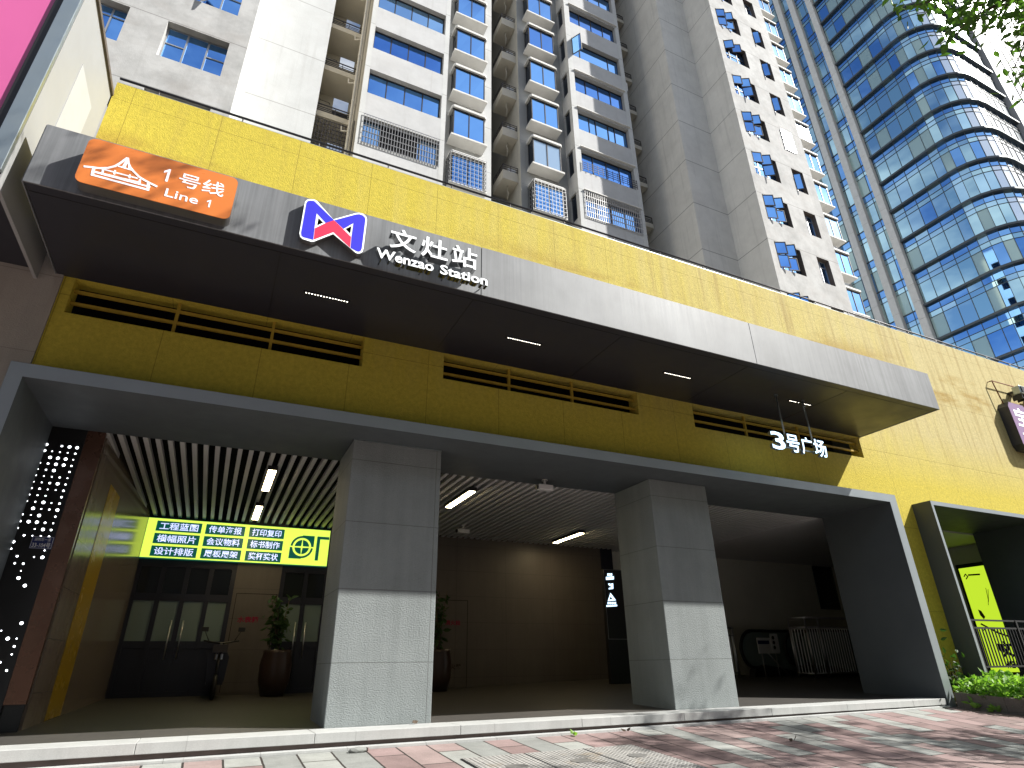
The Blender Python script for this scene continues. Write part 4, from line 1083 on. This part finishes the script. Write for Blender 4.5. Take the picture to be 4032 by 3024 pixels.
# parked scooter by the shop door
SC = thing('parked_scooter', 'dark electric scooter parked facing out beside the shop door', 'scooter', (.30, 15.3, fz(.3, 15.3)))
z0 = fz(.3, 15.3)
def wheel(yc, par):
    w = MB(); P = []
    w.tube([(.30, yc+.20*math.cos(a), z0+.225+.20*math.sin(a)) for a in [2*math.pi*k/20 for k in range(21)]], .04, 8, caps=False); o_ = w.build('wheel', 'rubber', par)
    h = MB(); h.tube([(.27, yc, z0+.225), (.33, yc, z0+.225)], .06, 12)
    for k in range(5): a = 2*math.pi*k/5; h.tube([(.30, yc, z0+.225), (.30, yc+.17*math.cos(a), z0+.225+.17*math.sin(a))], .012, 5)
    q = h.build('hub', 'steel', None); q.parent = o_; q.location = (0, 0, 0)
    for vtx in q.data.vertices: vtx.co = vtx.co-wloc(par)
wheel(14.86, SC); wheel(15.98, SC)
b = MB(); b.prism([(-.17, .32), (.17, .32), (.20, .78), (.10, .96), (-.10, .96), (-.20, .78)], 15.02, 15.12, fr=(Vector((.30, 0, z0)), X_, Z_, Y_)); b.box(.14, .46, 15.12, 15.55, z0+.26, z0+.32); b.box(.16, .44, 15.55, 16.05, z0+.28, z0+.66, 0, .04); b.build('body_shell', 'navy', SC)
MB().box(.17, .43, 15.48, 16.02, z0+.665, z0+.76, 0, .035).build('seat', 'rubber', SC)
b = MB(); b.tube([(.30, 14.86, z0+.23), (.30, 15.04, z0+1.05)], .03, 8); b.build('fork', 'black', SC)
b = MB(); b.tube([(-.04, 15.12, z0+1.10), (.14, 15.05, z0+1.07), (.30, 15.04, z0+1.05), (.46, 15.05, z0+1.07), (.64, 15.12, z0+1.10)], .018, 8); b.build('handlebar', 'black', SC)
for s_ in (-1, 1):
    b = MB(); b.tube([(.30+s_*.24, 15.08, z0+1.08), (.30+s_*.36, 15.08, z0+1.30)], .008, 6); b.box(.30+s_*.36-.07, .30+s_*.36+.07, 15.065, 15.09, z0+1.28, z0+1.37, 0, .01); b.build('mirror', 'black', SC)
MB().box(.22, .38, 14.985, 15.018, z0+.72, z0+.86, 0, .02).build('headlight', 'chrome', SC)
b = MB()
for q in ((.16, .44, 14.84, 14.845), (.16, .44, 14.975, 14.98), (.16, .165, 14.846, 14.974), (.435, .44, 14.846, 14.974)): b.box(q[0], q[1], q[2], q[3], z0+.88, z0+1.02)
b.box(.16, .44, 14.84, 14.98, z0+.87, z0+.879); b.build('basket', 'darkrail', SC)
# glowing totem by the second pillar
TT = thing('led_totem', 'slim dark totem with white glowing marks left of the right pillar', 'totem sign', (10.0, 14.6, fz(10, 14.6)))
RVc = (2250, 2050, 2700, 2550, 1493); yt = 14.6
q0 = onY(*crop(RVc, 418, 630), yt); q1 = onY(*crop(RVc, 490, 1550), yt); xl = (q0.x+q1.x)/2-.02; zt_, zb2 = q0.z, q1.z
MB().box(xl, xl+.95, yt, yt+.12, fz(10, yt), zt_).build('totem_body', 'black', TT)
e = MB()
for a in ((xl+.012, xl+.022, zb2, zt_-.01), (xl+.022, xl+.93, zt_-.02, zt_-.01), (xl+.022, xl+.93, zb2, zb2+.01)): e.box(a[0], a[1], yt-.004, yt-.0005, a[2], a[3])
e.build('edge_line', 'grille', TT)
fr_t = FRY(0)
def Pt(x, y_): q = onY(*crop(RVc, x, y_), yt); return (q.x, q.z)
for nm, pts in (('upper_mark', None), ('middle_mark', None), ('triangle_mark', None)):
    b = MB()
    if nm == 'upper_mark':
        for x in (468, 490, 513): b.prism([Pt(x, 690), Pt(x+16, 688), Pt(x+17, 720), Pt(x+1, 722)], yt-.01, yt-.002, fr=fr_t)
        b.prism([Pt(450, 735), Pt(552, 728), Pt(552, 768), Pt(452, 775)], yt-.01, yt-.002, fr=fr_t)
    elif nm == 'middle_mark':
        b.prism([Pt(478, 822), Pt(506, 820), Pt(512, 860), Pt(490, 846)], yt-.01, yt-.002, fr=fr_t); b.prism([Pt(518, 822), Pt(542, 820), Pt(545, 892), Pt(485, 898), Pt(490, 878), Pt(520, 874)], yt-.01, yt-.002, fr=fr_t)
    else:
        b.prism([Pt(508, 945), Pt(580, 1042), Pt(475, 1050)], yt-.01, yt-.002, holes=([Pt(510, 985), Pt(538, 1028), Pt(492, 1032)],), fr=fr_t)
        for x in (472, 500, 529, 560): b.prism([Pt(x, 1063), Pt(x+20, 1062), Pt(x+20, 1090), Pt(x, 1092)], yt-.01, yt-.002, fr=fr_t)
        b.prism([Pt(456, 1104), Pt(594, 1098), Pt(595, 1118), Pt(456, 1126)], yt-.01, yt-.002, fr=fr_t)
    b.build(nm, 'ledwhite', TT)
# stainless railings round the escalator landing
def railing(name, lab, x0, x1, y_, h, posts, grp, side=None):
    t = thing(name, lab, 'railing', (x0, y_, fz(x0, y_)), grp); zz = fz((x0+x1)/2, y_)
    b = MB(); b.tube([(x0, y_, zz+h), (x1, y_, zz+h)], .035, 10); b.tube([(x0, y_, zz+h*.84), (x1, y_, zz+h*.84)], .028, 10); b.tube([(x0, y_, zz+.14), (x1, y_, zz+.14)], .022, 8)
    if side:
        b.tube([(x0, y_, zz+h), (x0, y_+side, zz+h)], .035, 10); b.tube([(x0, y_, zz+h*.84), (x0, y_+side, zz+h*.84)], .028, 10); b.tube([(x0, y_, zz+.14), (x0, y_+side, zz+.14)], .022, 8)
    b.build('rails', 'steel', t)
    for px, py in posts: MB().tube([(px, py, zz-.03), (px, py, zz+h-.02)], .03, 10).build('post', 'steel', t)
    b = MB(); x = x0+.12
    while x < x1: b.tube([(x, y_, zz+.14), (x, y_, zz+h*.84)], .016, 6, caps=False); x += .115
    if side:
        q = .12
        while q < abs(side): b.tube([(x0, y_+q, zz+.14), (x0, y_+q, zz+h*.84)], .016, 6, caps=False); q += .115
    b.build('balusters', 'steel', t); return t
railing('escalator_railing', 'shiny steel railing with close balusters in front of the escalators by the right leg', 17.05, 21.9, 14.35, 1.74, [(17.05, 14.35), (17.62, 14.35), (17.05, 15.0), (19.6, 14.35)], 'steel railings round the escalators', .65)
railing('escalator_railing', 'steel railing left of the escalator newel, behind the right pillar', 12.3, 15.15, 15.55, 1.42, [(15.12, 15.55), (13.6, 15.55)], 'steel railings round the escalators')
# escalators: rubber handrail loops over glass balustrades
def balustrade(xn, y_, lab, z1=1.86, L=6.5):
    zf = fz(xn, y_); t = thing('escalator_balustrade', lab, 'escalator', (xn, y_, zf), 'escalator balustrades'); r = .56; zc = z1-r
    pts = [(xn+1.6, y_, z1-1.13)]+[(xn+r+r*math.cos(a), y_, zc+r*math.sin(a)) for a in [math.radians(250-10*k) for k in range(17)]]+[(xn+r+k*.7, y_, z1) for k in range(1, 4)]+[(xn+r+2.1+2.5, y_, z1-1.2)]
    MB().tube(pts, .052, 10).build('handrail', 'rubber', t)
    poly = [(p[0], p[2]-.0) for p in pts[1:]]+[(xn+r+4.6, z1-2.2), (xn+.7, z1-1.12)]
    MB().prism(poly, y_-.006, y_+.006).build('glass_panel', 'clear', t)
    b = MB(); b.prism([(xn+.25, zf-.05), (xn+.35, zf+.22), (xn+.75, zf+.34), (xn+6, zf-.4), (xn+6, zf-.6)], y_-.12, y_+.12); b.build('skirt', 'black', t)
    return t
balustrade(15.42, 15.6, 'far escalator handrail loop with glass side behind the notice board')
balustrade(17.20, 15.45, 'middle escalator handrail loop with glass side next to the steel railing')
balustrade(17.42, 15.05, 'near escalator handrail loop just behind the steel railing')
NBd = thing('notice_board', 'white notice board with blue band and three black round symbols by the escalator', 'notice board', (15.95, 14.95, fz(15.95, 14.95)))
zf = fz(15.95, 14.95)
MB().box(15.50, 16.36, 14.95, 14.98, 1.17, 1.62).build('board', 'slat', NBd)
MB().box(15.51, 15.98, 14.943, 14.9495, 1.44, 1.54).build('blue_band', 'plate', NBd)
MB().box(16.02, 16.34, 14.90, 14.92, 1.20, 1.74).build('symbol_panel', 'slat', NBd)
b = MB()
for z in (1.34, 1.48, 1.62): b.mesh([(16.13+.055*math.cos(q*math.pi/8), 14.897, z+.055*math.sin(q*math.pi/8)) for q in range(16)], [tuple(range(16))])
b.build('round_symbols', 'ink', NBd)
b = MB()
for x in (15.62, 16.2): b.tube([(x, 14.965, zf), (x, 14.965, 1.17)], .015, 6)
b.tube([(15.9, 14.97, 1.17), (16.7, 15.0, zf)], .02, 6); b.build('stand', 'grille', NBd)

# ================================================================== RIGHT OF THE PORTAL
PO = thing('lime_poster', 'tall lime green lit poster behind the black railing at the right edge', 'poster', (22.03, 11.7, .6))
MB().box(22.0, 22.055, 10.9, 12.14, .46, 3.74).build('poster_case', 'black', PO)
MB().box(21.985, 21.999, 10.95, 12.07, .56, 3.62).build('poster_face', 'lime2', PO)
fp = FRXm(0)                                          # u = -Y
MB().text('文灶', fp, -11.62, -10.98, .95, 1.42, 21.975, 21.984, bold=.05).build('poster_title', 'ink', PO)
MB().text('WENZAO', fp, -11.62, -10.98, .66, .86, 21.975, 21.984, bold=.06).build('poster_subtitle', 'ink', PO)
b = MB(); b.text('HAPPY', fp, -11.80, -11.45, 3.36, 3.42, 21.976, 21.984, bold=.03) if False else b.strip([(-11.82, 3.39), (-11.50, 3.37)], .05, fp, 21.978, .003)
b.strip([(-11.97, 3.36), (-11.91, 3.43), (-11.86, 3.35), (-11.93, 3.28)], .03, fp, 21.978, .003); b.build('poster_heading', 'ink', PO)
b = MB(); b.strip([(-11.92, 1.92), (-11.55, 1.66), (-11.2, 1.50)], .05, fp, 21.978, .004); b.strip([(-11.78, 1.82), (-11.95, 1.72)], .03, fp, 21.977, .004); b.strip([(-11.45, 2.95), (-11.49, 2.62), (-11.54, 2.45)], .014, fp, 21.978, .004); b.strip([(-11.40, 2.9), (-11.50, 2.55)], .014, fp, 21.977, .004)
b.build('printed_twigs', 'twigink', PO); b = MB()
b.prism([(-11.88, 2.35), (-11.80, 2.30), (-11.74, 2.12), (-11.80, 2.05), (-11.87, 2.18)], 21.979, 21.984, fr=fp); b.build('printed_leaf', 'twigink', PO); b = MB(); b.prism([(-11.66, 1.35), (-11.52, 1.33), (-11.50, 1.18), (-11.58, 1.06), (-11.66, 1.16)], 21.979, 21.984, fr=fp)
b.build('printed_leaf', 'twigink', PO)
RB = thing('street_railing', 'black metal railing with thin bars in front of the lime poster', 'railing', (17.4, 9.2, .6))
b = MB()
for z in (1.775, 1.60, .75): b.box(15.6, 20.3, 9.185, 9.215, z-.02, z+.02)
b.build('rails', 'black', RB)
MB().box(16.50, 16.56, 9.17, 9.23, .2, 1.79).build('post', 'black', RB); MB().box(18.4, 18.46, 9.17, 9.23, .2, 1.79).build('post', 'black', RB)
b = MB(); x = 15.68
while x < 20.3: b.box(x-.011, x+.011, 9.188, 9.212, .77, 1.58); x += .125
b.build('balusters', 'black', RB)
# purple blade sign with its spotlights
PS = thing('purple_shop_sign', 'purple rounded shop sign with white characters high on the yellow wall', 'sign', (22.0, 8.85, 7.5))
RPc = (3550, 1400, 4032, 2000, 1333); yp = 8.79
qa = onY(*crop(RPc, 1145, 510), yp); x0, x1, zb3, zt3 = qa.x-.02, qa.x+1.02, 6.66, 8.22
def octr(i): return [(x0+.12+i, zb3+i), (x1-.12-i, zb3+i), (x1-i, zb3+.16), (x1-i, zt3-.16), (x1-.12-i, zt3-i), (x0+.12+i, zt3-i), (x0+i, zt3-.16), (x0+i, zb3+.16)]
MB().prism(octr(0), yp+.004, WY-.002).build('sign_box', 'soffit', PS)
MB().prism(octr(.012), yp-.004, yp+.003).build('sign_face', 'purple', PS)
MB().text('宝', FRY(0), x0+.20, x1-.14, 7.42, 8.06, yp-.012, yp-.0045, bold=.02).build('character', 'letter', PS)
MB().text('龙', FRY(0), x0+.20, x1-.14, 6.76, 7.34, yp-.012, yp-.0045, bold=.02).build('character', 'letter', PS)
b = MB(); b.tube([(x0+.12, 8.93, zt3-.02), (x0+.02, 8.95, 9.0), (x0+1.9, 8.95, 9.03)], .018, 8); b.tube([(x0+.02, 8.95, 9.0), (x0+.02, WY, 9.0)], .015, 6); b.build('conduit', 'rust', PS)
for dx in (.92, 1.9):
    t = thing('wall_spotlight', 'dark box spotlight on the conduit above the purple sign' if dx < 1 else 'second dark spotlight right of the purple sign beyond the frame', 'spotlight', (x0+dx, 8.9, 8.75), 'spotlights above the purple sign')
    xx = x0+dx
    b = MB(); b.box(xx-.02, xx+.38, 8.66, 8.90, 8.62, 8.90, 0, .03); b.build('lamp_body', 'alu', t)
    MB().box(xx+.03, xx+.33, 8.64, 8.659, 8.66, 8.86).build('lamp_glass', 'black', t)
    b = MB(); b.box(xx+.06, xx+.30, 8.90, WY-.002, 8.72, 8.80); b.box(xx+.02, xx+.05, 8.70, 8.98, 8.45, 8.62); b.box(xx+.27, xx+.30, 8.70, 8.98, 8.45, 8.62); b.build('bracket', 'black', t)
# planter and hedge
PL = thing('stone_planter', 'low rough stone planter edge running out from the portal leg', 'planter', (14.2, 7, 0))
b = MB(); ys = [8.52-.9*k for k in range(9)]
for ya, yb in zip(ys[1:], ys[:-1]):
    zt_ = lambda y_: gz(14.1, y_)+.275
    b.mesh([(x, y_, gz(x, y_)-.1 if k == 0 else zt_(y_)) for k in (0, 1) for x, y_ in ((13.98, ya+.004), (14.25, ya+.004), (14.25, yb-.004), (13.98, yb-.004))], [(4, 5, 6, 7), (0, 1, 5, 4), (1, 2, 6, 5), (2, 3, 7, 6), (3, 0, 4, 7)])
b.build('planter_wall', 'planter', PL)
b = MB(); b.face([(14.2, 1.4, -.45), (30, 1.4, -.4), (30, 9.05, .16), (14.2, 9.05, .12)]); b.build('planter_soil', 'soil', PL)
HG = thing('hedge', 'low leafy sunlit green hedge growing in the stone planter', 'hedge', (17, 7, .2))
R_ = random.Random(21); lf = MB(); pts = []
for _ in range(9500):
    x = R_.uniform(14.0, 19.5); y_ = R_.uniform(3.6, 8.5)
    if R_.random() < .5: x = R_.uniform(13.98, 15.6)
    h = .34+.12*math.sin(x*3.1+1)*math.sin(y_*2.7)+.07*math.sin(x*9+y_*7)
    u = R_.random()**.45; pts.append(Vector((x+R_.gauss(0, .02), y_, gz(x, y_)+.16+u*h)))
leaves_mesh(lf, pts, .13, R_, -.2, 0, .6); lf.build('leaves', 'hedge', HG)
b = MB()
for _ in range(120):
    x, y_ = R_.uniform(14.1, 17), R_.uniform(4.5, 8.4); b.tube([(x, y_, gz(x, y_)+.05), (x+R_.gauss(0, .06), y_+R_.gauss(0, .06), gz(x, y_)+.45)], [.008, .004], 5)
b.build('stems', 'bark', HG)
SH = thing('climbing_shrub', 'dark small shrub against the yellow wall behind the hedge', 'shrub', (14.75, 8.9, .2))
lf = MB(); pts = [Vector((14.7+R_.gauss(0, .22), 8.85+R_.gauss(0, .07), .35+abs(R_.gauss(0, .35)))) for _ in range(140)]; leaves_mesh(lf, pts, .13, R_, .1, 0, .5); lf.build('leaves', 'potleaf', SH)
b = MB()
for k in range(5): b.tube([(14.7+.05*k, 8.9, .1), (14.6+.12*k, 8.87, .85)], [.01, .004], 5)
b.build('stems', 'bark', SH)
# weeds and small bits on the pavement
for px, lab, s_ in (((1800, 610), 'tiny green weed at the foot of the planter, nearer the portal leg', .14), ((1985, 645), 'pale green weed at the foot of the planter, further out', .13)):
    q = onX(*crop((3000, 2500, 4032, 3024, 2212), *px), 13.93); t = thing('weed', lab, 'weed', (13.93, q.y, gz(13.93, q.y)), 'weeds by the planter')
    lf = MB(); pts = [Vector((13.92+R_.gauss(0, .03), q.y+R_.gauss(0, .04), gz(13.9, q.y)+.02+abs(R_.gauss(0, .05)))) for _ in range(14)]; leaves_mesh(lf, pts, s_, R_, -.5, 0, .5); lf.build('leaves', 'hedge', t)
for x, y_, nm, lab, mt in ((1.9, 8.42, 'stone_chip', 'pinkish stone chip lying at the foot of the step by the left pillar', 'paver'), (4.95, 8.46, 'weed_tuft', 'small weed tuft at the foot of the step between the pillars', 'hedge'),
                       (5.85, 8.44, 'dry_leaf', 'dark dry leaf at the foot of the step near the right pillar', 'bark'), (2.78, 9.12, 'dry_leaf', 'curled dry leaf on the step in front of the left pillar', 'bark'), (7.6, 7.0, 'dry_leaf', 'dark dry leaf lying out on the sunny pavers', 'bark')):
    z = gz(x, y_) if y_ < 8.6 else .2
    b = MB()
    if nm == 'stone_chip':
        bm = bmesh.new(); bmesh.ops.create_icosphere(bm, subdivisions=2, radius=1)
        for v in bm.verts: k = 1+R_.uniform(-.12, .12); v.co = Vector((x+v.co.x*.13*k, y_+v.co.y*.05*k, z+.022+v.co.z*.035*k))
        bm.verts.index_update(); b.mesh([v.co.copy() for v in bm.verts], [[v.index for v in f.verts] for f in bm.faces]); bm.free()
    else:
        leaves_mesh(b, [Vector((x+R_.gauss(0, .01), y_, z+.02)) for _ in range(9 if nm == 'weed_tuft' else 2)], .08, R_, -.6, 0, .6)
    tag(b.build(nm, mt), lab, nm.replace('_', ' '))

# ================================================================== ACROSS THE STREET
MT['oppwall'] = render_mat('dull_render', (.20, .19, .18), .1, 3.3, 0, .3, wf=.1)
for x0, x1, y1, h, lab in ((-70, -14, -31, 30, 'plain block added across the street to cut sky light, seen only in reflections, left one'), (-10, 60, -34, 34, 'plain block added across the street to cut sky light, seen only in reflections, right one')):
    t = thing('sky_blocker', lab, 'building', ((x0+x1)/2, y1, -1))  # added behind the camera to block sky light on the shaded front
    hs = [(x, x+2.2, z, z+1.8) for x in range(x0+2, x1-3, 4) for z in range(2, h-3, 4)]
    fr_o = (Vector((0, y1, 0)), -X_, Z_, -Y_)
    MB().wall(-x1, -x0, -1.2, h, [(-b, -a, c, d) for a, b, c, d in hs], .3, fr_o).build('wall', 'oppwall', t)
    MB().box(x0, x1, y1-14, y1-.31, -1.2, h-.01).build('dark_rooms', 'aptglassd', t)
    MB().box(x0, x1, y1-14.2, y1+.2, h, h+.5).build('roof', 'oppwall', t)
# ================================================================== TREES
def tree(name, lab, base, trunk, limbs, blobs, seed, leaf=.11, dens=260):
    R_ = random.Random(seed); t = thing(name, lab, 'tree', base, 'street trees beside the pavement')
    b = MB(); b.tube(trunk, [.17, .15, .13, .11, .08][:len(trunk)], 12); b.build('trunk', 'bark', t)
    b = MB()
    for l in limbs: b.tube(l, [.06*(1-.8*k/(len(l)-1)) for k in range(len(l))], 7)
    b.build('limbs', 'bark', t)
    lf = MB()
    for (c, r, k) in blobs:
        pts = []
        sub = [Vector((R_.gauss(0, .55)*r[0], R_.gauss(0, .55)*r[1], R_.gauss(0, .55)*r[2]))+Vector(c) for _ in range(max(3, int(k*dens/22)))]
        for s_ in sub:
            for _ in range(22): pts.append(s_+Vector((R_.gauss(0, .14), R_.gauss(0, .14), R_.gauss(0, .10))))
        leaves_mesh(lf, pts, leaf, R_, .4, 0, .5)
    lf.build('crown', 'leaf', t); return t
# branch over the upper right of the view
R_ = random.Random(4)
tips = [(1915, -10), (1950, 2), (1975, 12), (2008, 45), (2032, 95), (2070, 62), (2100, 20), (2135, 38), (2165, 10), (2180, 62), (2205, 30), (2208, 100), (2190, 148), (2215, 160), (2205, 205), (2120, -20), (2050, -30), (2020, -10), (2220, 60), (2090, 45), (2045, 70)]
lim0 = Vector((7.2, -.6, 6.1)); hub = Vector((5.75, .75, 6.15))
limbs = [[Vector((7.4, -1.6, 5.2)), lim0, hub, Vector((4.7, 1.5, 6.35))], [Vector((7.4, -1.6, 6.0)), Vector((6.6, -.2, 9)), Vector((5.2, 2.3, 12.6))], [Vector((7.4, -1.6, 6.2)), Vector((8.4, -.9, 9.0))], [Vector((7.4, -1.6, 6.0)), Vector((6.0, -2.6, 9.2))]]
blobs = [((5.0, 2.75, 13.2), (1.15, .75, .9), 3.6), ((6.6, -.8, 9.6), (1.6, 1.2, 1.2), 5), ((8.6, -1.2, 9.4), (1.4, 1.2, 1.1), 4), ((6.0, -2.8, 9.4), (1.4, 1.2, 1.1), 4), ((8.0, -3.4, 8.2), (1.6, 1.2, 1.0), 4), ((9.8, -2.0, 8.0), (1.3, 1.2, 1.0), 4), ((5.2, -1.4, 10.8), (1.3, 1.0, 1.0), 4), ((10.8, -.6, 9.2), (1.5, 1.0, 1.0), 5), ((4.0, -2.6, 9.0), (1.5, 1.2, 1.0), 5), ((2.4, -1.4, 9.8), (1.2, 1.0, .9), 4), ((9.2, -3.6, 9.6), (1.5, 1.2, 1.0), 4)]  # several unseen crown clumps added to shade the pavement and cut bounce light
T2 = tree('street_tree', 'leafy street tree with a branch hanging into the upper right of the view', (7.4, -2.0, -.7), [(7.4, -2.0, -.75), (7.42, -1.9, 2), (7.4, -1.6, 4.6), (7.3, -1.5, 6.4)], limbs, blobs, 31)
tw = MB(); lf = MB()
for k, (a, c) in enumerate(tips):
    d = ray(a*PW/2212, c*PW/2212).normalized(); p = EYE+d*(6.5+.25*math.sin(k*2.3))
    mid = hub.lerp(p, .55)+Vector((0, 0, .10)); tw.tube([hub, mid, p], [.016, .009, .004], 5)
    pts = []
    for q in range(27):
        u = R_.uniform(.62, 1.02); pts.append(mid.lerp(p, (u-.55)/.45)+Vector((R_.gauss(0, .075), R_.gauss(0, .075), R_.gauss(0, .055))))
    leaves_mesh(lf, pts, .085, R_, .5, 0, .5)
tw.build('twigs', 'bark', T2); lf.build('hanging_leaves', 'leaf', T2)
R_ = random.Random(8); bl = []
for _ in range(34):
    a = R_.uniform(0, 6.28); r = R_.random()**.5
    bl.append(((16.6+3.4*r*math.cos(a), 1.1+2.3*r*math.sin(a), 8.4+R_.gauss(0, 1.5)), (.62, .55, .42), .95))
for q in ((15.6, 4.1, 8.3), (16.3, 3.6, 8.0), (15.9, 4.3, 9.0), (16.8, 3.3, 8.8), (17.4, 2.6, 7.6), (15.2, 3.9, 9.6)): bl.append((q, (.55, .45, .4), .9))
for _ in range(16): bl.append(((19.0+R_.gauss(0, 1.4), .3+R_.gauss(0, .5), 12.6+R_.gauss(0, .8)), (.5, .45, .35), .5))
tree('street_tree', 'second street tree standing right of the view whose crown shades the pavement', (16.6, .2, -.6), [(16.6, .2, -.65), (16.65, .3, 2), (16.5, .4, 4.5), (16.6, .6, 7.0)],
     [[Vector((16.6, .5, 5)), Vector((16.6+2*math.cos(a), .7+1.5*math.sin(a), 7.2)), Vector((16.6+3*math.cos(a), .8+2*math.sin(a), 8.4))] for a in (0, 1.2, 2.4, 3.6, 5)], bl, 12, .12, 230)
